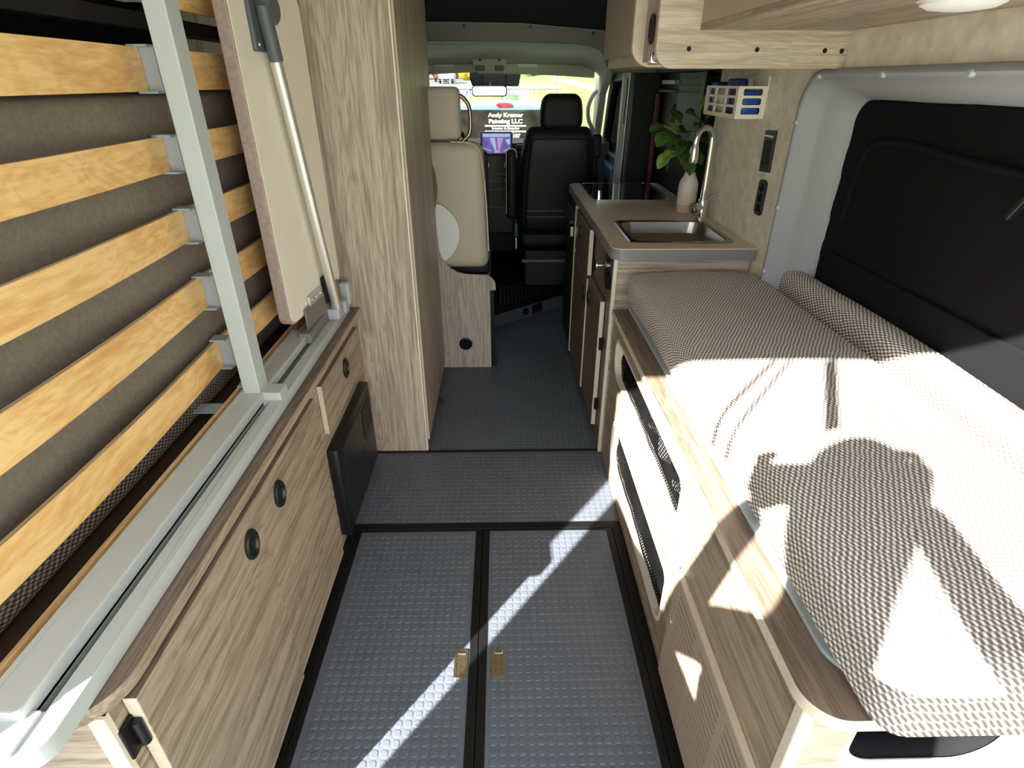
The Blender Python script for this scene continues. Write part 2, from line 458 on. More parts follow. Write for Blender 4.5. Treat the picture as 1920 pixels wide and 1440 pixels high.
# ================================================================== SHELL OF THE VAN
REAR = -0.12
XL, XR = -1.035, 1.06
f = struct(box('floor', XL, XR, REAR, 4.95, -0.08, -0.012, 'black_metal', bevel=0), 'van floor deck')
def studs(name, x0, x1, y0, y1, z, parent, p=0.0236):
    nx = int((x1 - x0) / p); ny = int((y1 - y0) / p)
    ox = x0 + ((x1 - x0) - (nx - 1) * p) / 2; oy = y0 + ((y1 - y0) - (ny - 1) * p) / 2
    V = []; F = []
    def oct(cx, cy, h, zz):
        c = h * 0.55
        return [(cx - h, cy - c, zz), (cx - c, cy - h, zz), (cx + c, cy - h, zz), (cx + h, cy - c, zz), (cx + h, cy + c, zz), (cx + c, cy + h, zz), (cx - c, cy + h, zz), (cx - h, cy + c, zz)]
    for i in range(nx):
        for j in range(ny):
            cx, cy = ox + i * p, oy + j * p; k = len(V)
            V += oct(cx, cy, 0.0094, z) + oct(cx, cy, 0.0078, z + 0.0013)
            F += [(k + a, k + (a + 1) % 8, k + 8 + (a + 1) % 8, k + 8 + a) for a in range(8)] + [tuple(range(k + 8, k + 16))]
    me = bpy.data.meshes.new(name); me.from_pydata(V, [], F); me.materials.append(MATS['rubber_floor'])
    o = bpy.data.objects.new(name, me); C.objects.link(o); o['kind'] = 'stuff'; o['label'] = 'small raised rounded-square studs of the rubber'
    o.parent = parent; o.location = -wloc(parent)
    return o
box('rubber_sheet', -0.564, 0.43, 1.556, 2.003, -0.012, 0.0, 'rubber_floor', f, bevel=0)
studs('rubber_stud', -0.555, 0.425, 1.565, 1.995, 0.0, f)
box('rubber_sheet', -0.36, 0.44, 2.017, 3.9, -0.012, 0.0, 'rubber_floor', f, bevel=0)
studs('rubber_stud', -0.33, 0.40, 2.03, 3.7, 0.0, f)
box('threshold_strip', -0.57, 0.43, 2.003, 2.017, -0.012, 0.004, 'black_metal', f, bevel=0.001)
# floor frame around the hatches
plate('hatch_frame', rr(-0.566, 0.420, 0.20, 1.558, 0.0), [rr(-0.531, 0.388, 0.24, 1.527, 0.0)], 'z', -0.012, 0.004, 'black_metal', f, bevel=0.0015)
for nm, x0, x1, lab, hx in (('floor_hatch', -0.530, -0.0785, 'left floor hatch with studded grey rubber and black edging, next to wooden cabinet doors', -0.124),
                            ('floor_hatch', -0.0765, 0.387, 'right floor hatch with studded grey rubber and black edging, next to the mesh pockets', -0.020)):
    h = thing(nm, lab, 'floor hatch', ((x0 + x1) / 2, 0.88, -0.012), group='floor hatches')
    il = 0.021 if x0 < -0.3 else 0.024; ir = 0.023 if x0 < -0.3 else 0.022
    ix0, ix1 = x0 + il, x1 - ir
    plate('hatch_edging', rr(x0, x1, 0.245, 1.525, 0), [rr(ix0, ix1, 0.27, 1.516, 0)], 'z', -0.012, 0.003, 'black_metal', h, bevel=0.0015)
    box('rubber_panel', ix0, ix1, 0.27, 1.516, -0.012, 0.0, 'rubber_floor', h, bevel=0)
    studs('rubber_stud', ix0 + 0.004, ix1 - 0.004, 0.30, 1.512, 0.0, h)
    # flush metal pull
    pl = plate('pull_plate', rr(hx - 0.018, hx + 0.018, 0.955, 1.040, 0.002), [rr(hx - 0.012, hx + 0.012, 0.962, 1.034, 0.002)], 'z', 0.0, 0.004, 'nickel', h, bevel=0.001)
    bmx = bmesh.new()
    for a in range(5):
        for b in range(14):
            addbox(bmx, hx - 0.0115 + a * 0.0048, hx - 0.0115 + a * 0.0048 + 0.0038, 0.9635 + b * 0.005, 0.9635 + b * 0.005 + 0.004, 0.0005, 0.0025)
    addbox(bmx, hx - 0.012, hx + 0.012, 0.9625, 1.0335, -0.0005, 0.001)
    mk('pull_ring', bmx, 'nickel', pl, smooth=False)
    box('pull_lip', hx - 0.0115, hx + 0.0115, 1.026, 1.0335, 0.0025, 0.0045, 'chrome', pl, bevel=0.001)
# walls, roof
struct(box('wall_left', XL - 0.05, XL, REAR, 4.2, -0.08, 1.95, 'dark_box', bevel=0), 'dark left side wall behind the folded bed')
struct(box('ceiling', XL, XR, REAR, 3.45, 1.903, 1.95, 'headliner', bevel=0), 'pale roof lining')
struct(box('trim_1', XL, XR, REAR, REAR + 0.06, 1.79, 1.90, 'headliner', bevel=0.006), 'rear door header')
struct(box('wall_rear_sill', XL, XR, REAR, REAR + 0.05, -0.65, -0.012, 'white_paint', bevel=0.004), 'rear sill')
# right side: body skin behind the bench, kitchen wall
struct(box('wall_right', XR, XR + 0.05, REAR, 2.62, -0.08, 1.95, 'dark_box', bevel=0), 'outer right wall')
kw = struct(box('wall_kitchen', 0.91, 0.93, 1.864, 2.62, 0.60, 1.90, 'wall_beige', bevel=0), 'beige stone-effect wall panel beside the sink')
kw2 = struct(box('wall_upper_right', 0.91, 0.93, REAR, 1.864, 1.4445, 1.90, 'wall_beige', bevel=0), 'beige textured wall strip above the window')

# moulded grey window surround
def uloop(x, yf, zt, zb, r, yb=REAR):
    pts = [(x, yf, zb)]
    for i in range(9):
        t = math.radians(90 * i / 8)
        pts.append((x, yf - r + r * math.cos(t), zt - r + r * math.sin(t)))
    pts.append((x, yb, zt))
    return [Vector(p) for p in pts]
wt = thing('window_1', 'moulded grey window surround with screws beside the bench bed', None, (0.95, 1.0, 0.6), kind='structure')
L = [uloop(0.930, 1.872, 1.454, 0.58, 0.10), uloop(0.899, 1.868, 1.450, 0.58, 0.10), uloop(0.892, 1.862, 1.445, 0.58, 0.10), uloop(0.891, 1.852, 1.436, 0.58, 0.10), uloop(0.898, 1.845, 1.430, 0.58, 0.098),
     uloop(0.915, 1.841, 1.427, 0.58, 0.095), uloop(0.945, 1.830, 1.418, 0.58, 0.09), uloop(0.957, 1.822, 1.410, 0.58, 0.085), uloop(0.962, 1.812, 1.402, 0.58, 0.08), uloop(1.000, 1.786, 1.386, 0.58, 0.07), uloop(1.035, 1.765, 1.372, 0.58, 0.06), uloop(1.05, 1.765, 1.372, 0.58, 0.06)]
loft('window_frame', L, 'trim_grey', wt, closed=False, angle=50)
for (y, z) in ((1.775, 1.432), (1.48, 1.434), (1.20, 1.434), (0.95, 1.434)):
    lathe('frame_screw', [(0.0, -0.006), (0.006, -0.005), (0.0075, -0.001), (0.009, 0.004)], (0.892, y, z), 'x', 'clip_grey', wt, n=12)
for (y, z) in ((1.853, 1.31), (1.853, 1.06), (1.853, 0.85)):
    lathe('frame_screw', [(0.0, -0.006), (0.006, -0.005), (0.0075, -0.001), (0.009, 0.004)], (0.892, y, z), 'x', 'clip_grey', wt, n=12)
# small printed caution sticker on the slanted reveal: an outline and four printed lines
def on_reveal(t, z):      # point on the slanted reveal between x .962 and 1.035
    return Vector((0.962 + 0.073 * t, 1.815 - 0.050 * t, z))
nrm = Vector((-0.050, -0.073, 0)).normalized()
bm = bmesh.new()
def strip(t0, t1, z0, z1):
    v = [bm.verts.new(on_reveal(t, z) + nrm * 0.0012) for t, z in ((t0, z0), (t1, z0), (t1, z1), (t0, z1))]
    bm.faces.new(v)
a0, a1, b0, b1 = 0.14, 0.62, 0.972, 1.008
strip(a0, a1, b0, b0 + 0.0015); strip(a0, a1, b1 - 0.0015, b1); strip(a0, a0 + 0.02, b0, b1); strip(a1 - 0.02, a1, b0, b1)
for i, (s0, s1) in enumerate(((0.22, 0.56), (0.22, 0.52), (0.22, 0.56), (0.22, 0.44))): strip(s0, s1, 1.000 - i * 0.007, 1.0022 - i * 0.007)
mk('caution_sticker', bm, 'black_plastic', wt, smooth=False)
# black blackout cover
wc = thing('window_cover', 'black fabric blackout cover filling the window behind the bench bolster', 'window cover', (1.05, 0.9, 0.6))
def wavy(y): return 0.006 * math.sin(y * 37) + 0.004 * math.sin(y * 83)
out = []
for i in range(25):
    z = 0.58 + (1.375 - 0.06 - 0.58) * i / 24
    out.append((1.775 + wavy(z * 1.3), z))
for i in range(1, 9):
    t = math.radians(90 * i / 8)
    out.append((1.775 - 0.06 + 0.06 * math.cos(t), 1.375 - 0.06 + 0.06 * math.sin(t)))
for i in range(1, 20):
    out.append((1.70 - i * 1.8 / 19, 1.375 + 0.003 * math.sin(i * 1.9)))
out += [(-0.1, 0.58)]
plate('cover_panel', out, [], 'x', 1.024, 1.05, 'black_soft', wc, bevel=0.006)
tube('cover_seam', smooth_path([(1.024, 1.70, 1.05), (1.024, 1.69, 1.20), (1.022, 1.64, 1.268), (1.020, 1.50, 1.28), (1.018, 1.2, 1.262), (1.016, 0.6, 1.25), (1.016, -0.05, 1.25)], 8), 0.009, 'black_soft', wc)
box('cover_flap', 1.013, 1.026, -0.1, 1.72, 0.60, 0.955, 'black_soft', wc, bevel=0.004)
lt = thing('window_latch', 'small black latch handle at the right edge of the blackout cover', 'latch', (1.02, 1.16, 1.2))
bar('latch_arm', (1.012, 1.085, 1.250), (0.992, 1.105, 1.180), 0.014, 0.010, 'black_plastic', lt)
box('latch_base', 1.004, 1.024, 1.06, 1.095, 1.220, 1.260, 'black_plastic', lt)

# ------------------------------------------------------------------ cab shell
cb = thing('wall_cab', 'grey cab roof header and pale headliner', None, (0, 3.6, 1.5), kind='structure')
# header beam: arched panel with a leg running down on the passenger side
hp = [(-1.0, 1.700), (0.1, 1.690), (0.62, 1.652), (0.85, 1.63), (0.85, 1.46), (0.66, 1.462), (0.612, 1.468), (0.585, 1.49), (0.567, 1.53), (0.545, 1.565), (0.50, 1.585), (0.40, 1.597), (0.1, 1.606), (-1.0, 1.612)]
plate('header_beam', hp, [], 'y', 3.50, 3.56, 'header_grey', cb, bevel=0.006)
for x, z in ((-0.192, 1.677), (0.160, 1.673), (0.495, 1.645)):
    lathe('header_screw', [(0.0, -0.004), (0.007, -0.003), (0.009, 0.002)], (x, 3.498, z), 'y', 'black_plastic', cb, n=12)
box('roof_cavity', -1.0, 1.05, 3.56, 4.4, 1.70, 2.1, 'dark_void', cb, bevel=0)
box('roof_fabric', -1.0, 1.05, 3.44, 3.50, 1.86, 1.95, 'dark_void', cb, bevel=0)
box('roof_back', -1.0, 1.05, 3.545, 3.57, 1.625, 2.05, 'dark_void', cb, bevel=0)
box('firewall', -1.0, 1.05, 4.94, 5.0, -0.08, 1.0, 'dash_black', cb, bevel=0)
bm = bmesh.new()   # headliner of the cab, curved
ys = [3.55, 3.75, 4.1, 4.45, 4.62, 4.70, 4.76]; zs = [1.605, 1.612, 1.606, 1.588, 1.570, 1.548, 1.525]
X = [-1.0 + i * 0.1 for i in range(19)]
def crown(x, z): return z - 0.02 * (x / 0.8) ** 2 - (0.10 * max(0, (abs(x) - 0.58) / 0.22) ** 2 if abs(x) > 0.58 else 0)
R = [[bm.verts.new((x, y, crown(x, z))) for x in X] for y, z in zip(ys, zs)]
for a, b in zip(R, R[1:]):
    for i in range(len(X) - 1): bm.faces.new((a[i], a[i + 1], b[i + 1], b[i]))
hl = mk('headliner_skin', bm, 'headliner', cb, angle=60)
md = hl.modifiers.new('thick', 'SOLIDIFY'); md.thickness = 0.02; md.offset = 1
for x0, x1 in ((-0.78, -0.18), (0.02, 0.70)):
    sv = thing('sun_visor', 'pale folded sun visor %s' % ('left of the overhead console' if x0 < -0.5 else 'right of the overhead console'), 'sun visor', ((x0 + x1) / 2, 4.78, 1.5), group='sun visors')
    rbox('visor_pad', x0, x1, 4.745, 4.775, 1.478 - (0.012 if x0 > 0 else 0), 1.562 - (0.012 if x0 > 0 else 0), 0.012, 'headliner', sv, seg=3, inner=3, deform=lambda p: Vector((p.x, p.y, p.z - 0.028 * (abs(p.x) / 0.7) ** 2)))
    cx = -0.42 if x0 < 0 else 0.20
    box('visor_label', cx - 0.07, cx + 0.07, 4.741, 4.745, 1.51, 1.545, 'white_paint', sv, bevel=0)
oc = thing('overhead_console', 'pale overhead console with two map lamps above the mirror', 'console', (-0.08, 4.7, 1.5))
plate('console_body', [(-0.205, 1.60), (0.045, 1.60), (0.040, 1.51), (0.010, 1.468), (-0.165, 1.468), (-0.20, 1.51)], [], 'y', 4.66, 4.74, 'headliner', oc, bevel=0.012)
for x in (-0.15, -0.01):
    box('map_lamp', x - 0.035, x + 0.035, 4.652, 4.66, 1.485, 1.520, 'header_grey', oc, bevel=0.006)
    lathe('console_button', [(0, -0.004), (0.012, -0.003), (0.013, 0.002)], (x, 4.659, 1.558), 'y', 'black_plastic', oc, n=12)
sn = thing('windscreen_sensor_housing', 'black sensor housing at the top of the windscreen behind the mirror', 'sensor housing', (-0.06, 4.85, 1.4))
plate('housing_body', [(-0.235, 1.50), (0.145, 1.50), (0.150, 1.46), (0.135, 1.385), (-0.215, 1.385), (-0.235, 1.44)], [], 'y', 4.80, 4.86, 'black_plastic', sn, bevel=0.008)
for x in (-0.14, 0.04): box('housing_rib', x - 0.006, x + 0.006, 4.794, 4.80, 1.39, 1.47, 'dash_black', sn)
rm = thing('rear_view_mirror', 'rear view mirror below the black sensor housing', 'mirror', (-0.08, 4.7, 1.36))
plate('mirror_shell', rr(-0.215, 0.045, 1.318, 1.392, 0.020), [], 'y', 4.704, 4.73, 'black_plastic', rm, bevel=0.004)
mg = plate('mirror_glass', rr(-0.122, 0.122, -0.0295, 0.0295, 0.016), [], 'y', -0.004, 0.0, 'mirror_silver', rm)
mg.matrix_basis = Matrix.Translation(Vector((-0.085, 4.694, 1.3555)) - Vector(rm.location)) @ Matrix.Rotation(math.radians(3.6), 4, 'Z') @ Matrix.Rotation(math.radians(-1.0), 4, 'X')
bar('mirror_stalk', (-0.08, 4.73, 1.37), (-0.08, 4.80, 1.41), 0.02, 0.02, 'black_plastic', rm)
# windscreen
ws = plate('window_2', [(-0.95, 1.02), (0.86, 0.98), (0.80, 1.50), (-0.90, 1.53)], [], 'y', 4.930, 4.936, 'windscreen_glass')
struct(ws, 'clear windscreen in front of the dashboard')
# passenger side: A pillar, door, B pillar
pl = thing('wall_passenger', 'pale pillar trim and dark passenger door frame', None, (0.85, 4.4, 0.9), kind='structure')
plate('pillar_trim', [(4.35, 1.53), (4.62, 1.53), (4.93, 1.46), (4.98, 0.95), (4.86, 0.95), (4.70, 1.33)], [], 'x', 0.735, 0.79, 'headliner', pl, bevel=0.01)
grab = tube('grab_handle', smooth_path([(0.735, 4.80, 1.36), (0.700, 4.80, 1.32), (0.672, 4.80, 1.24), (0.680, 4.80, 1.16), (0.715, 4.80, 1.09), (0.735, 4.80, 1.07)], 5), 0.016, 'headliner', pl)
plate('door_frame', [(3.97, 0.30), (4.86, 0.30), (4.86, 0.96), (4.70, 1.36), (4.60, 1.50), (3.97, 1.50)], [[(4.06, 0.95), (4.74, 0.95), (4.72, 1.05), (4.60, 1.30), (4.50, 1.415), (4.06, 1.43)]], 'x', 0.80, 0.86, 'dash_black', pl, bevel=0.01)
plate('door_window_trim', [(4.50, 0.96), (4.735, 0.96), (4.715, 1.05), (4.595, 1.29), (4.50, 1.40), (4.46, 1.40), (4.53, 1.28), (4.60, 1.10), (4.58, 1.0)], [], 'x', 0.845, 0.865, 'pillar_pale', pl)
box('door_armrest', 0.74, 0.80, 4.02, 4.5, 0.80, 0.90, 'truck_blue', pl, bevel=0.01)
plate('door_glass', [(4.06, 0.95), (4.74, 0.95), (4.72, 1.05), (4.60, 1.30), (4.50, 1.415), (4.06, 1.43)], [], 'x', 0.828, 0.832, 'windscreen_glass', pl)
plate('pillar_post', [(0.742, 0.55), (0.778, 0.55), (0.790, 1.0), (0.795, 1.465), (0.757, 1.465), (0.752, 1.0)], [], 'y', 3.90, 3.96, 'pillar_pale', pl, bevel=0.006)
bar('pillar_slot', (0.781, 3.897, 1.44), (0.776, 3.897, 1.18), 0.006, 0.004, 'black_plastic', pl, bevel=0)
box('pillar_base', 0.70, 1.05, 3.86, 3.99, -0.01, 0.56, 'dash_black', pl)
# sliding door, shut and dark
sd = thing('door_1', 'dark sliding door with narrow window behind the kitchen counter', None, (0.97, 3.2, 0), kind='structure')
plate('door_skin', [(2.62, -0.08), (3.88, -0.08), (3.88, 1.60), (2.62, 1.60)], [rr(3.33, 3.46, 0.96, 1.31, 0.02)], 'x', 0.955, 0.995, 'dash_black', sd)
plate('door_window_pane', rr(3.33, 3.46, 0.96, 1.31, 0.02), [], 'x', 0.972, 0.976, 'windscreen_glass', sd)
box('blackout_curtain', 0.925, 0.950, 2.64, 2.86, 0.70, 1.45, 'black_soft', sd, bevel=0.008)
box('smoked_pane', 0.925, 0.938, 2.86, 3.28, 0.86, 1.46, 'seat_panel', sd, bevel=0.004)
for z in (1.37, 1.40, 1.43): box('pane_rib', 0.920, 0.928, 2.94, 3.22, z, z + 0.006, 'header_grey', sd, bevel=0.002)
box('door_edge', 0.915, 0.945, 3.70, 3.76, 0.85, 1.36, 'maroon', sd, bevel=0.006)
box('door_rail', 0.905, 0.955, 3.30, 3.56, 1.405, 1.425, 'clip_grey', sd, bevel=0.003)
box('door_rail', 0.905, 0.955, 3.30, 3.60, 1.365, 1.378, 'header_grey', sd, bevel=0.003)
box('door_upper_panel', 0.89, 0.955, 2.62, 3.88, 1.46, 1.9, 'dash_black', sd)
box('door_post', 0.80, 1.0, 3.80, 3.90, 0.0, 1.62, 'dash_black', sd)
struct(box('wall_front_right', 0.99, 1.05, 3.85, 4.95, -0.08, 0.94, 'dash_black', bevel=0), 'lower passenger side of cab')
struct(box('wall_front_left', -1.05, -1.0, 4.2, 4.95, -0.08, 1.95, 'dash_black', bevel=0), 'driver side of cab')

# ================================================================== LEFT SIDE
# ---- low storage cabinet under the folded bed
cab = thing('storage_cabinet', 'long low wood-effect cabinet with flush black latches under the folded bed', 'cabinet', (-0.75, 1.2, 0))
plate('worktop', rr(-0.99, -0.540, 0.445, 2.012, (0.0, 0.09, 0.0, 0.0), 10), [], 'z', 0.643, 0.667, 'wood_top', cab, side='wood_y', smooth=True)
box('front_panel', -0.580, -0.558, 0.475, 2.012, 0.0, 0.643, 'wood_y', cab, bevel=0)
box('end_panel', -0.99, -0.585, 0.478, 0.495, 0.0, 0.643, 'wood_x', cab, bevel=0)
box('corner_strip', -0.582, -0.556, 0.470, 0.480, 0.0, 0.643, 'edge_light', cab, bevel=0)
def door(parent, name, x0, x1, y0, y1, z0, z1, face='wood_y', edge='edge_band'):
    bm = bmesh.new(); addbox(bm, x0, x1, y0, y1, z0, z1)
    bm.normal_update()
    for fc in bm.faces:
        fc.material_index = 1 if abs(fc.normal.y) > 0.9 else (2 if fc.normal.z > 0.9 else 0)
    return mk(name, bm, [face, edge, 'wood_top'], parent, smooth=False, bevel=0.001, seg=1)
d1 = door(cab, 'door', -0.556, -0.534, 0.505, 0.948, 0.03, 0.634); oval_latch(d1, 'x', (-0.534, 0.885, 0.563), 0.027, 0.036)
d2 = door(cab, 'door', -0.557, -0.539, 0.953, 1.392, 0.03, 0.626); oval_latch(d2, 'x', (-0.539, 1.062, 0.553), 0.027, 0.036)
d3 = door(cab, 'drawer_front', -0.557, -0.541, 1.470, 1.936, 0.452, 0.620); oval_latch(d3, 'x', (-0.541, 1.722, 0.556), 0.027, 0.036)
for z in (0.565, 0.12):
    hg = rbox('hinge', -0.5575, -0.5515, 0.476, 0.506, z - 0.034, z + 0.034, 0.0028, 'black_metal', d1, seg=2, inner=1)
    lathe('hinge_barrel', [(0, -0.028), (0.008, -0.026), (0.008, 0.026), (0, 0.028)], (-0.546, 0.500, z), 'z', 'black_plastic', hg, n=12)

# ---- black housing low on the cabinet
bb = thing('control_housing', 'flat black plastic housing fixed low on cabinet front by the wardrobe', 'housing', (-0.54, 1.69, 0.05))
rbox('housing_body', -0.566, -0.524, 1.455, 1.925, 0.045, 0.398, 0.008, 'black_plastic', bb, seg=2, inner=2)
box('housing_panel', -0.526, -0.5215, 1.50, 1.905, 0.22, 0.375, 'black_plastic', bb, bevel=0.002)
box('housing_display', -0.5225, -0.5195, 1.76, 1.89, 0.235, 0.36, 'black_metal', bb, bevel=0.002)
box('housing_lower_panel', -0.526, -0.5225, 1.49, 1.905, 0.06, 0.212, 'black_plastic', bb, bevel=0.002)

# ---- fold-up bed: steel frame, bowed slats
bed = thing('folding_bed_frame', 'grey steel bed frame with bowed birch slats folded up against the left wall', 'bed frame', (-0.66, 1.2, 0.667))
box('end_bar', -0.80, -0.60, 0.389, 0.447, 0.669, 0.706, 'frame_grey', bed, bevel=0.0025)
plate('base_frame', rr(-0.672, -0.568, 0.388, 2.000, (0.0, 0.035, 0.03, 0.0), 6), [rr(-0.612, -0.598, 0.448, 1.245, 0.002), rr(-0.612, -0.598, 1.310, 1.975, 0.002)], 'z', 0.668, 0.700, 'frame_grey', bed, bevel=0.0025, smooth=True)
box('inner_rail', -0.664, -0.612, 0.432, 1.66, 0.692, 0.723, 'frame_grey', bed, bevel=0.0025)
box('inner_rail_flange', -0.668, -0.660, 0.44, 1.66, 0.668, 0.726, 'frame_grey', bed, bevel=0)
box('post', -0.660, -0.618, 1.252, 1.306, 0.700, 1.74, 'frame_grey', bed, bevel=0.0025)
box('post_foot', -0.640, -0.569, 1.253, 1.305, 0.690, 0.722, 'frame_grey', bed, bevel=0.0025)
box('top_rail', -0.80, -0.74, 0.40, 1.98, 1.515, 1.545, 'black_metal', bed, bevel=0.002)
box('end_upright', -0.80, -0.75, 1.955, 1.99, 0.70, 1.74, 'frame_grey', bed, bevel=0.002)
box('end_bracket', -0.600, -0.560, 1.965, 2.005, 0.690, 0.775, 'frame_grey', bed, bevel=0.008)
def slat(y0, y1, zc, hgt, bow=0.020, x=-0.735):
    n = 18; bm = bmesh.new(); R = []
    for i in range(n + 1):
        y = y0 + (y1 - y0) * i / n
        b = bow * math.sin(math.pi * i / n)
        R.append([bm.verts.new((x + b - 0.009, y, zc - hgt / 2)), bm.verts.new((x + b, y, zc - hgt / 2)), bm.verts.new((x + b, y, zc + hgt / 2)), bm.verts.new((x + b - 0.009, y, zc + hgt / 2))])
    for a, b in zip(R, R[1:]):
        for i in range(4):
            fc = bm.faces.new((a[i], a[(i + 1) % 4], b[(i + 1) % 4], b[i])); fc.material_index = 0 if i == 1 or i == 3 else 1
            fc.material_index = 0 if i == 1 else 1
    bm.faces.new(R[0]).material_index = 1; bm.faces.new(R[-1][::-1]).material_index = 1
    return mk('slat', bm, ['birch', 'ply_edge'], bed, angle=40)
SL = [(0.799, 0.074), (0.964, 0.078), (1.125, 0.073), (1.279, 0.071), (1.441, 0.080), (1.60, 0.076)]
for zc, h in SL:
    slat(0.30, 1.335, zc, h)
    slat(1.345, 1.975, zc, h, bow=0.012)
    cl = plate('slat_clip', [(-0.748, 1.318), (-0.708, 1.318), (-0.708, 1.352), (-0.748, 1.352)], [], 'z', zc + h / 2, zc + h / 2 + 0.004, 'clip_grey', bed)
    box('clip_lower_lip', -0.748, -0.708, 1.318, 1.352, zc - h / 2 - 0.004, zc - h / 2, 'clip_grey', cl, bevel=0)
    box('clip_back', -0.748, -0.706, 1.337, 1.352, zc - h / 2, zc + h / 2, 'clip_grey', cl, bevel=0.001)
slat(0.43, 1.30, 0.690, 0.060, bow=0.0, x=-0.682)
slat(1.33, 1.965, 0.690, 0.060, bow=0.0, x=-0.682)
box('slat_clip', -0.690, -0.664, 1.285, 1.312, 0.7205, 0.7245, 'clip_grey', bed, bevel=0)
box('cross_strap', -0.80, -0.70, 1.19, 1.235, 0.700, 0.703, 'clip_grey', bed, bevel=0)

mt = thing('mattress', 'brown felt mattress standing on edge behind the birch slats', 'mattress', (-0.79, 1.2, 0.73))
rbox('mattress_cover', -0.86, -0.758, 0.36, 1.95, 0.712, 1.398, 0.020, 'mattress_felt', mt, seg=3, inner=4)
rbox('knit_edge', -0.862, -0.764, 0.355, 1.955, 0.6735, 0.735, 0.018, 'mattress_weave', mt, seg=3, inner=3)
tg = tag(box('storage_well', -0.985, -0.694, 0.46, 1.96, 0.6675, 0.672, 'dark_brown', bevel=0), 'dark brown board lying below the mattress edge', 'board')

# ---- removable table top parked against the bed
tb = thing('folding_table', 'cream table top stored upright with its silver tube leg folded', 'table', (-0.61, 1.75, 0.72))
ang = math.atan2(0.032, 0.44)
TX = Matrix.Translation((-0.622, 1.545, 0)) @ Matrix.Rotation(-ang, 4, 'Z')
def tbox(o):
    o.matrix_basis = Matrix.Translation(o.location) @ TX if o.parent == tb else Matrix.Identity(4)
    return o
tbox(plate('table_board', rr(0.0, 0.445, 0.778, 1.655, (0.035, 0.035, 0.06, 0.06), 6), [], 'x', -0.036, -0.002, 'board_edge', tb, bevel=0.003))
tbox(plate('table_underside', rr(0.006, 0.439, 0.784, 1.649, (0.032, 0.032, 0.056, 0.056), 6), [], 'x', -0.002, 0.0, 'board_beige', tb))
tbox(box('hinge_rail', 0.002, 0.008, 0.09, 0.40, 0.712, 0.800, 'header_grey', tb))
hp_ = tbox(box('hinge_strip', 0.002, 0.011, 0.13, 0.24, 0.798, 0.826, 'alu', tb, bevel=0.001))
for y in (0.15, 0.185, 0.22): tbox(lathe('hinge_screw', [(0.007, 0.0), (0.006, 0.003), (0, 0.004)], (0.011, y, 0.812), 'x', 'chrome', hp_, n=10))
tbox(box('hinge_arm', 0.002, 0.016, 0.255, 0.285, 0.76, 0.85, 'black_metal', tb))
lg = tbox(tube('table_leg', [(0.030, 0.135, 1.505), (0.036, 0.275, 0.735)], 0.0155, 'alu', tb, n=16))
br = tbox(box('leg_bracket', 0.0, 0.012, 0.085, 0.155, 1.485, 1.66, 'seat_shell_grey', tb, bevel=0.004))
tbox(lathe('bracket_knuckle', [(0, -0.012), (0.034, -0.010), (0.036, 0.0), (0.036, 0.024), (0.03, 0.03), (0, 0.03)], (0.018, 0.150, 1.58), 'x', 'seat_shell_grey', br, n=20))
tbox(tube('leg_socket', [(0.029, 0.120, 1.585), (0.031, 0.142, 1.465)], 0.018, 'seat_shell_grey', br, n=16))
for y, z in ((0.10, 1.62), (0.105, 1.50)): tbox(lathe('bracket_screw', [(0.007, 0.0), (0.006, 0.003), (0, 0.004)], (0.012, y, z), 'x', 'chrome', br, n=10))
lc = thing('leg_clamp', 'small grey clamp holding the folded table leg on bed rail', 'clamp', (-0.585, 1.83, 0.70))
rbox('clamp_block', -0.600, -0.556, 1.80, 1.86, 0.700, 0.738, 0.006, 'clip_grey', lc, seg=2, inner=1)
rbox('clamp_jaw', -0.570, -0.548, 1.86, 1.90, 0.700, 0.745, 0.005, 'clip_grey', lc, seg=2, inner=1)
tag(box('mounting_plate', -0.632, -0.594, 1.60, 1.93, 0.701, 0.735, 'header_grey', bevel=0.004), 'dark grey mounting plate between table top and bed rails', 'plate')

# ---- tall wardrobe
wd = thing('wardrobe', 'tall wood-effect wardrobe with vertical grain beside the aisle', 'wardrobe', (-0.66, 2.4, 0))
box('front_panel', -0.99, -0.334, 2.015, 2.035, 0.004, 1.90, 'wood_z', wd, bevel=0)
box('corner_edge', -0.334, -0.329, 2.015, 2.036, 0.004, 1.90, 'edge_light', wd, bevel=0)
plate('side_panel', [(2.036, 0.004), (2.83, 0.004), (2.83, 0.60), (3.04, 0.60), (3.04, 1.90), (2.036, 1.90)], [], 'x', -0.36, -0.340, 'wood_z', wd)
dr = plate('door', [(2.05, 0.04), (2.80, 0.04), (2.80, 1.90), (2.05, 1.90)], [], 'x', -0.340, -0.324, 'wood_z', wd, side='edge_band')
hd = bmesh.new()
pts = []
for i in range(15):
    t = i / 14
    pts.append((0.028 * math.sin(math.pi * t), 0.80 + 0.28 * t))
A_ = [hd.verts.new((-0.336 + p[0], 2.806, p[1] + 0.035)) for p in pts]; B_ = [hd.verts.new((-0.336 + p[0], 2.826, p[1] + 0.035)) for p in pts]
hd.faces.new(A_); hd.faces.new(B_[::-1])
for i in range(len(pts)):
    fc = hd.faces.new((A_[i], A_[(i + 1) % 15], B_[(i + 1) % 15], B_[i])); fc.material_index = 1
mk('pull_handle', hd, ['wood_galley', 'edge_band'], wd, angle=50)
lathe('door_knob', [(0.0, 0.012), (0.008, 0.010), (0.010, 0.0)], (-0.338, 2.815, 1.150), 'x', 'black_plastic', wd, n=12)
lathe('door_stop', [(0.0, 0.024), (0.010, 0.020), (0.010, 0.0)], (-0.324, 2.43, 0.012), 'x', 'black_plastic', wd, n=12)

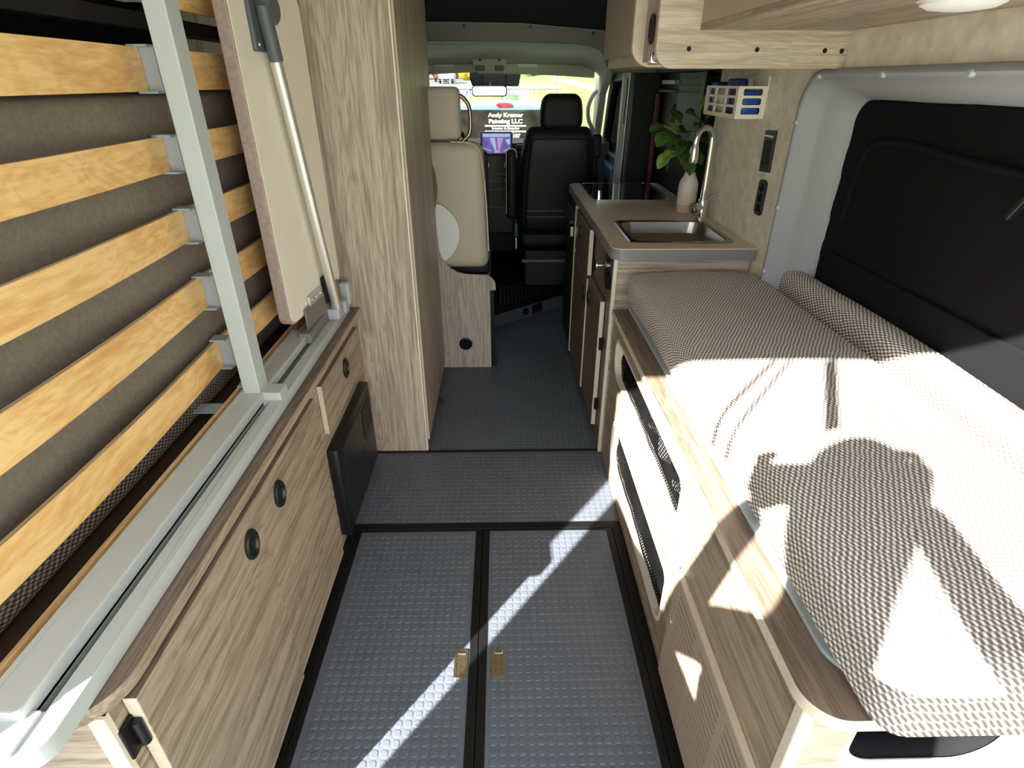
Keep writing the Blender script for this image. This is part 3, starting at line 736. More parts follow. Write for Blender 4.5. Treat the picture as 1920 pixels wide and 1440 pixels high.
# ---- dinette seat behind the wardrobe
ds = thing('travel_seat', 'cream vinyl travel seat with headrest beyond the wardrobe', 'seat', (-0.21, 2.95, 0))
def sb(p):
    q = p.copy()
    t = (p.z - 0.56) / 0.60
    q.x += 0.0 if p.x < -0.2 else (-0.020 * (t ** 2) + 0.004)
    q.y += 0.012 * math.sin(t * math.pi)
    return q
rbox('backrest', -0.42, -0.074, 2.865, 2.985, 0.555, 1.165, 0.05, 'vinyl', ds, seg=5, inner=6, deform=sb)
box('backrest_shell', -0.40, -0.068, 2.93, 3.01, 0.50, 1.12, 'seat_black', ds, bevel=0.02)
rbox('seat_cushion', -0.42, -0.07, 3.00, 3.42, 0.42, 0.54, 0.03, 'vinyl', ds, seg=3, inner=3)
hr = rbox('headrest', -0.42, -0.190, 2.88, 2.97, 1.172, 1.385, 0.032, 'vinyl', ds, seg=4, inner=4)
rbox('headrest_cap', -0.422, -0.192, 2.877, 2.973, 1.338, 1.398, 0.026, 'vinyl', hr, seg=3, inner=3)
box('headrest_mount', -0.42, -0.20, 2.90, 2.96, 1.135, 1.185, 'black_plastic', ds, bevel=0.005)
tube('grab_bar', smooth_path([(-0.30, 2.93, 1.155), (-0.215, 2.93, 1.152), (-0.178, 2.93, 1.172), (-0.150, 2.93, 1.205), (-0.146, 2.93, 1.28), (-0.155, 2.93, 1.325), (-0.185, 2.93, 1.357), (-0.23, 2.93, 1.366)], 6), 0.0095, 'bronze', ds, n=14)
tube('seat_piping', smooth_path([(-0.24, 2.866, 1.168), (-0.15, 2.866, 1.163), (-0.112, 2.868, 1.14), (-0.096, 2.868, 1.09), (-0.078, 2.868, 0.9), (-0.070, 2.868, 0.65)], 6), 0.004, 'edge_band', ds)
dp = thing('dinette_end_panel', 'wood-effect end panel with curved top and round black vent', 'panel', (-0.2, 2.84, 0))
curve = [(-0.036, 0.452), (-0.036, 0.470)]
for i in range(1, 9):
    t = math.radians(90 * i / 8); curve.append((-0.096 + 0.060 * math.cos(t), 0.470 + 0.062 * math.sin(t)))
curve += [(-0.15, 0.534), (-0.20, 0.538), (-0.235, 0.548), (-0.265, 0.567), (-0.29, 0.592), (-0.31, 0.625), (-0.32, 0.66), (-0.33, 0.80), (-0.40, 0.80)]
plate('end_board', [(-0.40, 0.0), (-0.066, 0.0), (-0.066, 0.452)] + curve, [], 'y', 2.828, 2.846, 'wood_grey', dp, side='edge_light')
box('edge_trim', -0.066, -0.045, 2.832, 2.90, 0.0, 0.452, 'black_metal', dp, bevel=0.002)
vt = lathe('vent_ring', [(0.036, 0.0), (0.036, -0.006), (0.031, -0.008), (0.027, -0.004), (0.0265, 0.004)], (-0.205, 2.828, 0.146), 'y', 'black_plastic', dp, n=28)
for k in range(-2, 3):
    hw = math.sqrt(max(0, 0.026 ** 2 - (k * 0.0095) ** 2))
    box('vent_fin', -0.205 - hw, -0.205 + hw, 2.824, 2.827, 0.146 + k * 0.0095 - 0.0028, 0.146 + k * 0.0095 + 0.0028, 'black_metal', vt, bevel=0)
box('seat_box', -0.40, -0.05, 2.90, 3.12, 0.0, 0.42, 'seat_black', ds)
tag(plate('side_table', circ(-0.372, 0.742, 0.158, 40), [], 'y', 2.848, 2.862, 'white_paint', bevel=0.002), 'round white table leaf tucked beside the cream travel seat', 'table')

# ================================================================== RIGHT SIDE
# ---- bench box with mesh pockets
bn = thing('bench_box', 'wood-effect bench box with mesh pockets and slotted vent under the grey cushion', 'bench', (0.72, 1.2, 0))
def round_slot(y0, y1, z0, z1, r): return rr(y0, y1, z0, z1, r, 7)
pk1 = round_slot(1.035, 1.90, 0.440, 0.592, (0.05, 0.07, 0.045, 0.03))
pk2 = round_slot(1.035, 1.83, 0.085, 0.290, (0.05, 0.07, 0.06, 0.03))
plate('front_panel', [(0.47, 0.0), (1.972, 0.0), (1.972, 0.643), (0.47, 0.643)], [pk1, pk2], 'x', 0.422, 0.440, 'wood_y', bn, side='edge_light')
def rim(name, lp, w=0.010):
    cy = sum(p[0] for p in lp) / len(lp); cz = sum(p[1] for p in lp) / len(lp)
    ins = [(cy + (p[0] - cy) * (1 - w / 0.42), cz + (p[1] - cz) * (1 - w / 0.085)) for p in lp]
    a = [P3('x', 0.4205, p) for p in lp]; b = [P3('x', 0.4205, p) for p in ins]; c = [P3('x', 0.450, p) for p in ins]; d = [P3('x', 0.450, p) for p in lp]
    loft(name, [a, b, c, d, a], 'edge_light', bn)
rim('pocket_rim', pk1); rim('pocket_rim', pk2)
plate('bench_top', rr(0.411, 1.03, 0.436, 1.972, (0.055, 0.0, 0.0, 0.0), 10), [], 'z', 0.643, 0.667, 'wood_top', bn, side='edge_band', smooth=True)
OPN = rr(0.512, 0.748, 0.495, 0.626, (0.05, 0.07, 0.05, 0.05), 8)
plate('end_panel', [(0.44, 0.0), (0.506, 0.0), (0.506, 0.55), (0.512, 0.60), (0.535, 0.643), (0.44, 0.643)], [], 'y', 0.470, 0.488, 'wood_beige_x', bn, side='white_paint')
plate('end_skin', [(0.506, 0.0), (1.02, 0.0), (1.02, 0.643), (0.506, 0.643)], [OPN], 'y', 0.476, 0.490, 'white_paint', bn)
bar('end_corner', (0.431, 0.478, 0.0), (0.431, 0.478, 0.643), 0.022, 0.022, 'edge_light', bn, bevel=0.003)
box('pocket_back', 0.56, 0.565, 0.96, 1.95, 0.0, 0.64, 'dark_box', bn, bevel=0)
box('pocket_floor', 0.440, 0.56, 0.96, 1.95, 0.415, 0.425, 'dark_box', bn, bevel=0)
box('pocket_floor', 0.440, 0.56, 0.96, 1.95, 0.06, 0.07, 'dark_box', bn, bevel=0)
box('carpet_liner', 0.50, 1.02, 0.62, 0.63, 0.45, 0.64, 'carpet_blue', bn, bevel=0)
box('carpet_liner', 0.50, 1.02, 0.49, 0.96, 0.44, 0.45, 'carpet_blue', bn, bevel=0)
box('carpet_liner', 0.96, 0.965, 0.49, 0.96, 0.06, 0.64, 'carpet_blue', bn, bevel=0)
tube('opening_gasket', [P3('y', 0.474, p) for p in OPN], 0.004, 'white_paint', bn, closed=True, n=8)
def shr(k, y): return [Vector((0.63 + (p[0] - 0.63) * k, y, 0.56 + (p[1] - 0.56) * k + (1 - k) * 0.08)) for p in OPN]
loft('opening_lip', [shr(1.0, 0.478), shr(0.96, 0.482), shr(0.91, 0.500), shr(0.91, 0.51), shr(1.02, 0.51)], 'black_soft', bn)
# slotted vent cover
slots = []
for y0, y1 in ((0.795, 0.915), (0.640, 0.770), (0.500, 0.615)):
    for k in range(15): slots.append([(y0, 0.068 + k * 0.0205), (y1, 0.068 + k * 0.0205), (y1, 0.0755 + k * 0.0205), (y0, 0.0755 + k * 0.0205)])
vg = plate('vent_grille', [(0.475, 0.028), (0.955, 0.028), (0.955, 0.392), (0.475, 0.392)], slots, 'x', 0.410, 0.421, 'vent_beige', bn)
box('vent_backing', 0.4205, 0.4215, 0.48, 0.95, 0.03, 0.39, 'dark_box', vg, bevel=0)
box('vent_top_edge', 0.409, 0.4215, 0.475, 0.955, 0.392, 0.400, 'edge_band', vg, bevel=0)
lathe('vent_screw', [(0, -0.003), (0.005, -0.002), (0.006, 0.001)], (0.4095, 0.935, 0.24), 'x', 'chrome', vg, n=10)
# netting
def net(name, y0, y1, z0, z1, sag, ph):
    V = []; F = []
    p = 0.0115; h = p * math.sqrt(3) / 2; w2 = 0.0017
    def pos(y, z):
        t = min(max((z - z0) / (z1 - z0), 0), 1)
        return Vector((0.437 + sag * math.sin(math.pi * t) + 0.010 * math.sin(y * 21 + ph) * t + 0.006 * math.sin(y * 47 + z * 60) * t, y, z))
    def seg(a, b):
        if not (y0 <= a[0] <= y1 and y0 <= b[0] <= y1 and z0 <= a[1] <= z1 and z0 <= b[1] <= z1): return
        A, B = pos(*a), pos(*b); d = (B - A); s = Vector((0, -d.z, d.y)).normalized() * w2
        k = len(V); V.extend([A - s, A + s, B + s, B - s]); F.append((k, k + 1, k + 2, k + 3))
    r = p / math.sqrt(3)
    ny = int((y1 - y0) / (p)) + 2; nz = int((z1 - z0) / (1.5 * r)) + 2
    for i in range(-1, ny):
        for j in range(-1, nz):
            cy = y0 + i * p + (p / 2 if j % 2 else 0); cz = z0 + j * 1.5 * r
            hx = [(cy + r * math.sin(math.radians(60 * q)), cz + r * math.cos(math.radians(60 * q))) for q in range(6)]
            seg(hx[0], hx[1]); seg(hx[1], hx[2]); seg(hx[5], hx[0])
    me = bpy.data.meshes.new(name); me.from_pydata([tuple(v) for v in V], [], F); me.materials.append(MATS['net_black'])
    o = bpy.data.objects.new(name, me); C.objects.link(o); o.parent = bn; o.location = -wloc(bn); o['kind'] = 'stuff'; o['label'] = 'black elastic hexagon netting'
    md = o.modifiers.new('thick', 'SOLIDIFY'); md.thickness = 0.0012
    zt = z1 - 0.028
    tube('net_hem', [pos(y0 + (y1 - y0) * i / 30, zt + 0.012 * math.sin(i * 0.9 + ph)) for i in range(31)], 0.0035, 'net_black', bn, n=6)
    return o
net('pocket_net', 1.03, 1.89, 0.43, 0.585, 0.006, 0.3); net('pocket_net', 1.03, 1.83, 0.075, 0.272, 0.006, 1.7)
tag(rbox('folded_cloth', 0.470, 0.55, 1.18, 1.55, 0.427, 0.545, 0.03, 'clear_plastic', seg=3, inner=4, deform=lambda p: p + Vector((0.012 * math.sin(p.y * 40), 0, 0.012 * math.sin(p.y * 31)))), 'pale folded cloth stuffed in the upper mesh pocket', 'cloth')

# ---- grey tray and cushions
tr = thing('cushion_tray', 'pale grey metal tray between bench top and long cushion', 'tray', (0.7, 1.2, 0.667))
plate('tray_plate', rr(0.470, 0.92, 0.490, 1.968, (0.06, 0.0, 0.0, 0.0), 8), [], 'z', 0.668, 0.676, 'tray_grey', tr, side='tray_grey', bevel=0.002)
plate('tray_lip', rr(0.490, 0.91, 0.500, 1.966, (0.05, 0, 0, 0), 8), [], 'z', 0.676, 0.702, 'tray_grey', tr, bevel=0.004)
def cush(p):
    q = p.copy(); u = (p.x - 0.45) / 0.47; v = (p.y - 0.41) / 1.54
    if p.z > 0.76:
        q.z += 0.012 * math.sin(math.pi * min(max(u, 0), 1)) + 0.003 * math.sin(p.y * 6.3) - 0.004
    if p.x < 0.6: q.x += 0.012 * ((p.z - 0.76) / 0.06) * -0.5 + 0.003 * math.sin(p.y * 9)
    return q
ct = thing('bench_cushion', 'long wide woven beige bench cushion lying in the sun', 'cushion', (0.68, 1.2, 0.70))
rbox('cushion_cover', 0.452, 0.930, 0.385, 1.950, 0.692, 0.822, 0.038, 'cushion_weave', ct, seg=5, inner=12, deform=cush)
tube('cushion_seam', smooth_path([(0.470, 1.93, 0.812), (0.470, 1.5, 0.813), (0.468, 1.0, 0.812), (0.470, 0.46, 0.810), (0.50, 0.428, 0.811), (0.70, 0.428, 0.820), (0.90, 0.428, 0.812)], 6), 0.0022, 'cushion_weave', ct, n=6)
tag(rbox('back_bolster', 0.945, 1.022, 0.34, 1.955, 0.69, 0.868, 0.034, 'bolster_weave', seg=5, inner=6, deform=lambda p: p + Vector((0.004 * math.sin(p.y * 7), 0, 0.006 * math.sin(p.y * 5 + 1)))), 'narrow woven bolster between the wide cushion and the window cover', 'bolster')

# ---- galley
gx = 0.405
gl = thing('galley_cabinet', 'wood-effect kitchen cabinet below the beige worktop', 'cabinet', (0.65, 2.6, 0))
box('end_panel', gx + 0.015, 0.905, 2.000, 2.018, 0.0, 0.853, 'wood_x', gl, bevel=0)
box('end_panel_edge', gx + 0.003, gx + 0.016, 1.9985, 2.018, 0.0, 0.853, 'edge_light', gl, bevel=0.001)
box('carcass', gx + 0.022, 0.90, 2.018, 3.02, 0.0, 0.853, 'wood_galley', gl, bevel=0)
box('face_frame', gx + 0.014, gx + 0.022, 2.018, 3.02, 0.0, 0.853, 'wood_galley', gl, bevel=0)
def gdoor(y0, y1, z0, z1, x=None):
    x = gx - 0.006 if x is None else x
    bm = bmesh.new(); addbox(bm, x, x + 0.020, y0, y1, z0, z1); bm.normal_update()
    for fc in bm.faces: fc.material_index = 1 if abs(fc.normal.y) > 0.9 else 0
    return mk('door', bm, ['wood_galley', 'edge_light'], gl, smooth=False, bevel=0.001, seg=1)
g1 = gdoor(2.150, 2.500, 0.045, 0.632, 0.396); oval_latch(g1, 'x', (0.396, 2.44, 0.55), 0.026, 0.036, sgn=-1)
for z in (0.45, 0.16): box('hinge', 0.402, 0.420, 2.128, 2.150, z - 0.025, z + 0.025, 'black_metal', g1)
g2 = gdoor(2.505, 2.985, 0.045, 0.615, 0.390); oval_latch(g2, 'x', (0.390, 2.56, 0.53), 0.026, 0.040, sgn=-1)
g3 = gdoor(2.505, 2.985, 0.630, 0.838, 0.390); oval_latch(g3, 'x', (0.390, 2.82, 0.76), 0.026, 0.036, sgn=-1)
box('divider', 0.386, 0.428, 2.992, 3.018, 0.02, 0.850, 'edge_band', gl, bevel=0.001)
lk = thing('chrome_latch', 'shiny chrome barrel latch on black plate at the near kitchen corner', 'latch', (0.41, 2.12, 0.78))
box('latch_plate', 0.408, 0.419, 2.06, 2.18, 0.715, 0.845, 'black_plastic', lk, bevel=0.003)
lathe('latch_stem', [(0.018, 0.0), (0.018, 0.006), (0.008, 0.010), (0.008, 0.038), (0.020, 0.042), (0.020, 0.048), (0.0, 0.049)], (0.409, 2.13, 0.79), (-1, 0, 0), 'chrome', lk, n=20)
lathe('latch_ring', [(0.0, 0.0), (0.030, 0.002), (0.032, 0.010), (0.0, 0.014)], (0.409, 2.075, 0.745), (-1, 0, 0), 'black_plastic', lk, n=20)
fr = thing('refrigerator', 'dark built-in refrigerator with black bar handle at the far kitchen end', 'refrigerator', (0.65, 3.2, 0))
box('fridge_body', gx + 0.01, 0.90, 3.020, 3.40, 0.02, 0.853, 'seat_panel', fr, bevel=0)
box('fridge_door', gx - 0.018, gx + 0.010, 3.022, 3.398, 0.04, 0.80, 'dash_black', fr, bevel=0.003)
box('fridge_handle', 0.362, 0.388, 3.05, 3.38, 0.742, 0.764, 'black_plastic', fr, bevel=0.004)
box('fridge_lock', 0.366, 0.388, 3.035, 3.075, 0.680, 0.735, 'chrome', fr, bevel=0.004)
wt_ = thing('kitchen_worktop', 'beige laminate worktop with grey edge holding hob and sink', 'worktop', (0.65, 2.7, 0.855))
sinkcut = rr(0.488, 0.840, 2.055, 2.395, 0.05, 6); hobcut = rr(0.470, 0.822, 2.88, 3.355, 0.02, 4)
plate('worktop_surface', rr(0.393, 0.908, 1.965, 3.42, (0.045, 0.0, 0.0, 0.04), 8), [sinkcut, hobcut], 'z', 0.893, 0.8965, 'counter_top', wt_, side='counter_top')
plate('worktop_edge', rr(0.391, 0.909, 1.963, 3.422, (0.046, 0.0, 0.0, 0.04), 8), [sinkcut, hobcut], 'z', 0.855, 0.893, 'counter_edge', wt_, smooth=True)
sk = thing('kitchen_sink', 'rectangular stainless steel sink set in the worktop', 'sink', (0.664, 2.225, 0.89))
def rl(x0, x1, y0, y1, r, z): return [Vector((p[0], p[1], z)) for p in rr(x0, x1, y0, y1, r, 8)]
loft('basin', [rl(0.470, 0.858, 2.037, 2.414, 0.035, 0.8965), rl(0.472, 0.856, 2.039, 2.412, 0.035, 0.9005), rl(0.488, 0.840, 2.055, 2.395, 0.045, 0.9005), rl(0.492, 0.836, 2.059, 2.391, 0.048, 0.897),
               rl(0.500, 0.828, 2.067, 2.383, 0.05, 0.85), rl(0.506, 0.822, 2.073, 2.377, 0.055, 0.78), rl(0.525, 0.803, 2.092, 2.358, 0.06, 0.762), rl(0.64, 0.69, 2.20, 2.25, 0.024, 0.757)], 'steel', sk, cap=False, angle=30)
lathe('drain', [(0.040, 0.0), (0.040, 0.003), (0.028, 0.004), (0.024, 0.0), (0.0, -0.002)], (0.665, 2.225, 0.756), 'z', 'chrome', sk, n=24)
hb = thing('cooktop', 'two-burner cooktop under a shiny black glass lid', 'cooktop', (0.645, 3.12, 0.89))
plate('cooktop_rim', rr(0.448, 0.846, 2.853, 3.382, 0.03, 6), [rr(0.460, 0.834, 2.865, 3.370, 0.026, 6)], 'z', 0.8965, 0.9055, 'chrome', hb, bevel=0.001)
plate('glass_lid', rr(0.4605, 0.8335, 2.8655, 3.3695, 0.026, 6), [], 'z', 0.8965, 0.904, 'hob_glass', hb, bevel=0.001)
# tap
tp = thing('mixer_tap', 'tall chrome mixer tap behind the sink', 'tap', (0.845, 2.435, 0.897))
lathe('tap_base', [(0.0, 0.0), (0.026, 0.0), (0.026, 0.008), (0.020, 0.014), (0.020, 0.075), (0.0165, 0.085), (0.0, 0.085)], (0.850, 2.438, 0.8965), 'z', 'chrome', tp, n=22)
spt = [(0.850, 2.438, 0.975), (0.850, 2.438, 1.10), (0.850, 2.438, 1.205)]
for i in range(1, 10):
    t = math.radians(180 * i / 9); spt.append((0.850 - 0.036 + 0.036 * math.cos(t), 2.438 - 0.010 * (1 - math.cos(t)), 1.205 + 0.052 * math.sin(t)))
spt += [(0.777, 2.417, 1.175)]
tube('spout', spt, 0.0125, 'chrome', tp, n=16)
lathe('spray_head', [(0.0125, 0.02), (0.017, 0.0), (0.019, -0.045), (0.017, -0.052), (0.0, -0.052)], (0.777, 2.417, 1.178), 'z', 'chrome', tp, n=18)
lathe('lever_cap', [(0.0, 0.062), (0.021, 0.060), (0.024, 0.054), (0.024, 0.030), (0.016, 0.024), (0.016, 0.0)], (0.850, 2.438, 0.950), (-0.78, -0.55, 0.0), 'chrome', tp, n=22)
tube('lever', [(0.838, 2.425, 0.955), (0.880, 2.43, 0.992), (0.892, 2.432, 1.002)], 0.005, 'chrome', tp)
# vase and plant
vs = thing('vase', 'white ceramic bottle vase with bare clay base on the worktop', 'vase', (0.835, 2.61, 0.897))
lathe('vase_foot', [(0.0, 0.0), (0.040, 0.0), (0.0415, 0.006), (0.0415, 0.034), (0.0, 0.034)], (0.835, 2.61, 0.897), 'z', 'ceramic_raw', vs, n=28)
lathe('vase_body', [(0.0, 0.0335), (0.0418, 0.0335), (0.0425, 0.06), (0.0425, 0.112), (0.040, 0.128), (0.031, 0.146), (0.025, 0.156), (0.0235, 0.168), (0.020, 0.170), (0.019, 0.158), (0.0, 0.156)], (0.835, 2.61, 0.897), 'z', 'ceramic', vs, n=28)
plant = thing('potted_sprig', 'leafy green fig sprig standing in the white vase', 'plant', (0.835, 2.61, 1.05))
stems = [[(0.832, 2.61, 1.05), (0.822, 2.60, 1.13), (0.815, 2.59, 1.22), (0.818, 2.585, 1.27), (0.83, 2.58, 1.32)],
         [(0.838, 2.612, 1.05), (0.834, 2.60, 1.13), (0.83, 2.59, 1.20), (0.845, 2.58, 1.25), (0.86, 2.575, 1.29)],
         [(0.832, 2.61, 1.05), (0.80, 2.60, 1.14), (0.765, 2.59, 1.20), (0.72, 2.585, 1.24), (0.68, 2.58, 1.255)],
         [(0.83, 2.61, 1.05), (0.80, 2.60, 1.12), (0.76, 2.59, 1.155), (0.72, 2.58, 1.15)]]
for s in stems: tube('stem', smooth_path(s, 5), 0.0035, 'stem', plant, n=7)
def leaf(c, out, up, ln, wd_, mat):
    out = Vector(out).normalized(); up = Vector(up); up = (up - out * up.dot(out)).normalized(); sd = out.cross(up); c = Vector(c)
    bm = bmesh.new(); n = 9; R = []
    for i in range(n):
        t = i / (n - 1)
        wv = wd_ * (math.sin(math.pi * min(1, t * 0.96 + 0.04)) ** 0.75) * (0.65 + 0.5 * t)
        bend = -0.25 * ln * t * t
        row = []
        for k in (-1, -0.5, 0, 0.5, 1):
            fold = 0.22 * wv * (abs(k)) + 0.05 * wv * math.sin(t * 14 + k * 2)
            row.append(bm.verts.new(c + out * ln * t + sd * wv * k * 0.5 + up * (bend + fold)))
        R.append(row)
    for a, b in zip(R, R[1:]):
        for k in range(4): bm.faces.new((a[k], a[k + 1], b[k + 1], b[k]))
    o = mk('leaf', bm, mat, plant, angle=80)
    md = o.modifiers.new('thick', 'SOLIDIFY'); md.thickness = 0.0008
    return o
LV = [((0.83, 2.58, 1.31), (0.2, -0.5, 0.9), 0.075, 0.055), ((0.825, 2.58, 1.28), (-0.6, -0.4, 0.4), 0.08, 0.062), ((0.86, 2.575, 1.28), (0.5, -0.5, 0.6), 0.07, 0.06),
      ((0.80, 2.59, 1.22), (-0.7, -0.5, 0.3), 0.085, 0.07), ((0.72, 2.585, 1.24), (-0.3, -0.6, 0.5), 0.085, 0.065), ((0.69, 2.58, 1.25), (-0.8, -0.4, 0.0), 0.075, 0.06),
      ((0.70, 2.58, 1.235), (-0.5, -0.6, -0.5), 0.085, 0.065), ((0.765, 2.59, 1.20), (-0.2, -0.9, -0.3), 0.09, 0.07), ((0.76, 2.59, 1.155), (-0.8, -0.5, -0.2), 0.08, 0.06),
      ((0.73, 2.58, 1.15), (-0.7, -0.3, -0.6), 0.085, 0.062), ((0.80, 2.60, 1.15), (-0.1, -0.8, -0.6), 0.09, 0.07), ((0.82, 2.59, 1.16), (0.4, -0.8, -0.5), 0.085, 0.065),
      ((0.825, 2.59, 1.20), (0.5, -0.8, 0.1), 0.075, 0.06), ((0.79, 2.60, 1.17), (-0.6, -0.6, 0.2), 0.085, 0.065), ((0.81, 2.59, 1.13), (0.1, -0.7, -0.8), 0.08, 0.06), ((0.76, 2.60, 1.26), (-0.3, 0.4, 0.6), 0.08, 0.06),
      ((0.815, 2.585, 1.25), (0.3, -0.8, 0.5), 0.075, 0.06), ((0.79, 2.595, 1.23), (-0.4, -0.8, 0.2), 0.085, 0.07), ((0.75, 2.59, 1.22), (-0.5, -0.7, -0.2), 0.09, 0.07), ((0.78, 2.59, 1.19), (0.2, -0.9, -0.2), 0.085, 0.068), ((0.80, 2.595, 1.18), (-0.5, -0.7, -0.5), 0.085, 0.065), ((0.74, 2.585, 1.19), (-0.8, -0.5, 0.1), 0.08, 0.06)]
for i, (c, o_, ln, wd_) in enumerate(LV): leaf(c, o_, (0.1, -0.5, 0.9), ln, wd_, 'leaf_pale' if i in (0, 3, 4, 8, 9) else 'leaf')
# wall caddy with packets
bk = thing('wall_caddy', 'white slotted plastic caddy on the wall above the tap', 'caddy', (0.85, 2.3, 1.3))
zb_, zt_ = 1.306, 1.405
holes = []
cy0, cy1 = 2.135, 2.47
for i in range(3):
    for j in range(3):
        y0 = cy0 + 0.022 + i * 0.105; z0 = zb_ + 0.012 + j * 0.029
        holes.append(rr(y0, y0 + 0.085, z0, z0 + 0.021, 0.004, 3))
plate('caddy_side', rr(cy0, cy1, zb_, zt_, 0.004, 3), holes, 'x', 0.808, 0.812, 'white_wire', bk)
holes = [rr(0.826, 0.892, zb_ + 0.012 + j * 0.029, zb_ + 0.033 + j * 0.029, 0.006, 3) for j in range(3)]
plate('caddy_end', rr(0.808, 0.909, zb_, zt_, 0.006, 3), holes, 'y', cy0 - 0.002, cy0 + 0.002, 'white_wire', bk)
plate('caddy_end', rr(0.808, 0.909, zb_, zt_, 0.006, 3), holes, 'y', cy1 - 0.002, cy1 + 0.002, 'white_wire', bk)
box('caddy_base', 0.810, 0.909, cy0, cy1, zb_ - 0.002, zb_ + 0.003, 'white_wire', bk, bevel=0)
box('caddy_back', 0.9055, 0.9095, cy0, cy1, zb_, zt_ + 0.03, 'white_wire', bk, bevel=0)
def packet(x0, x1, y0, y1, z1, mat, lab, cat='packet'):
    tag(rbox('packet', x0, x1, y0, y1, zb_ + 0.004, z1, 0.008, mat, seg=2, inner=2), lab, cat, group='packets in the wall caddy')
packet(0.822, 0.895, 2.145, 2.20, 1.392, 'blue_pack', 'bright blue packet at the near end of the wall caddy')
packet(0.820, 0.870, 2.215, 2.29, 1.428, 'blue_dark', 'dark blue packet in the middle of wall caddy')
packet(0.820, 0.885, 2.300, 2.37, 1.400, 'clear_plastic', 'clear grey packet behind the dark blue one in the caddy')
packet(0.820, 0.880, 2.385, 2.455, 1.418, 'blue_dark', 'dark blue packet at the far end of the wall caddy')
lathe_o = lathe('bottle', [(0, 0), (0.024, 0), (0.026, 0.01), (0.026, 0.085), (0.012, 0.105), (0.012, 0.118), (0.0, 0.118)], (0.884, 2.245, zb_ + 0.003), 'z', 'clear_plastic', n=20)
tag(lathe_o, 'clear plastic bottle standing in the wall caddy', 'bottle')
# switch and socket
sw = thing('switch_panel', 'tall black switch panel with lit strip on the beige wall', 'switch', (0.905, 2.03, 1.21))
sk1 = [(1.992, 1.147), (2.070, 1.142), (2.078, 1.272), (2.000, 1.277)]
plate('switch_plate', sk1, [], 'x', 0.902, 0.910, 'black_plastic', sw, bevel=0.002)
box('switch_display', 0.900, 0.9025, 2.012, 2.062, 1.168, 1.245, 'black_metal', sw, bevel=0.001)
box('switch_strip', 0.8995, 0.9025, 2.008, 2.066, 1.254, 1.260, 'white_paint', sw, bevel=0)
so = thing('socket_strip', 'black rounded socket strip below the switch panel', 'socket', (0.905, 2.02, 1.06))
plate('socket_plate', rr(1.990, 2.052, 1.002, 1.120, 0.018, 6), [], 'x', 0.903, 0.910, 'black_plastic', so, bevel=0.002)
for z in (1.028, 1.061, 1.094): lathe('socket_port', [(0.013, 0.0), (0.013, 0.003), (0.009, 0.004), (0.008, 0.001), (0.0, 0.001)], (0.903, 2.021, z), (-1, 0, 0), 'black_metal', so, n=18)

# ---- overhead cabinets
ov = thing('overhead_cabinet', 'wood-effect overhead kitchen cabinet with round corners above the worktop', 'cabinet', (0.66, 2.1, 1.45))
def endp(x0, z0, r): return rr(x0, 0.909, z0, 1.90, (r, 0.0, 0.0, 0.0), 8)
plate('end_panel', endp(0.405, 1.449, 0.045), [], 'y', 1.690, 1.708, 'wood_beige_x', ov, side='edge_band')
for x, z in ((0.491, 1.494), (0.670, 1.492), (0.849, 1.490), (0.894, 1.489)):
    lathe('panel_screw', [(0, -0.001), (0.005, -0.0015), (0.006, 0.001)], (x, 1.689, z), 'y', 'black_metal', ov, n=12)
plate('middle_panel', rr(0.384, 0.909, 1.456, 1.90, (0.055, 0, 0, 0), 8), [], 'y', 1.895, 1.915, 'edge_band', ov, side='edge_band')
box('carcass', 0.435, 0.909, 1.708, 2.60, 1.462, 1.90, 'wood_beige_x', ov, bevel=0)
n1 = box('door', 0.417, 0.434, 1.712, 1.893, 1.468, 1.90, 'wood_z', ov, bevel=0.001); oval_latch(n1, 'x', (0.417, 1.80, 1.545), 0.026, 0.036, sgn=-1)
rbox('door_catch', 0.408, 0.430, 1.755, 1.775, 1.462, 1.490, 0.003, 'chrome', n1, seg=2, inner=1)
n2 = plate('door', [(p[0], p[1]) for p in rr(1.917, 2.60, 1.495, 1.90, (0.0, 0.03, 0.0, 0.0), 6)], [], 'x', 0.414, 0.432, 'vent_beige', ov, side='edge_band'); oval_latch(n2, 'x', (0.414, 1.99, 1.60), 0.026, 0.040, sgn=-1)
oc2 = thing('bed_locker', 'wood-effect overhead locker above the bench bed with dome lamp below', 'locker', (0.7, 0.8, 1.535))
box('locker_base', 0.514, 0.909, REAR + 0.06, 1.690, 1.535, 1.549, 'wood_y', oc2, bevel=0.001)
box('locker_front', 0.514, 0.530, REAR + 0.06, 1.690, 1.549, 1.90, 'vent_beige', oc2, bevel=0.001)
dl = thing('dome_lamp', 'round white dome lamp under the overhead locker', 'lamp', (0.705, 1.02, 1.535))
lathe('lamp_base', [(0.0, 0.0), (0.062, 0.0), (0.062, -0.005), (0.0, -0.005)], (0.715, 1.03, 1.535), 'z', 'white_wire', dl, n=32)
lathe('lamp_dome', [(0.059, -0.004), (0.057, -0.010), (0.045, -0.016), (0.022, -0.019), (0.0, -0.020)], (0.715, 1.03, 1.535), 'z', 'white_paint', dl, n=32)

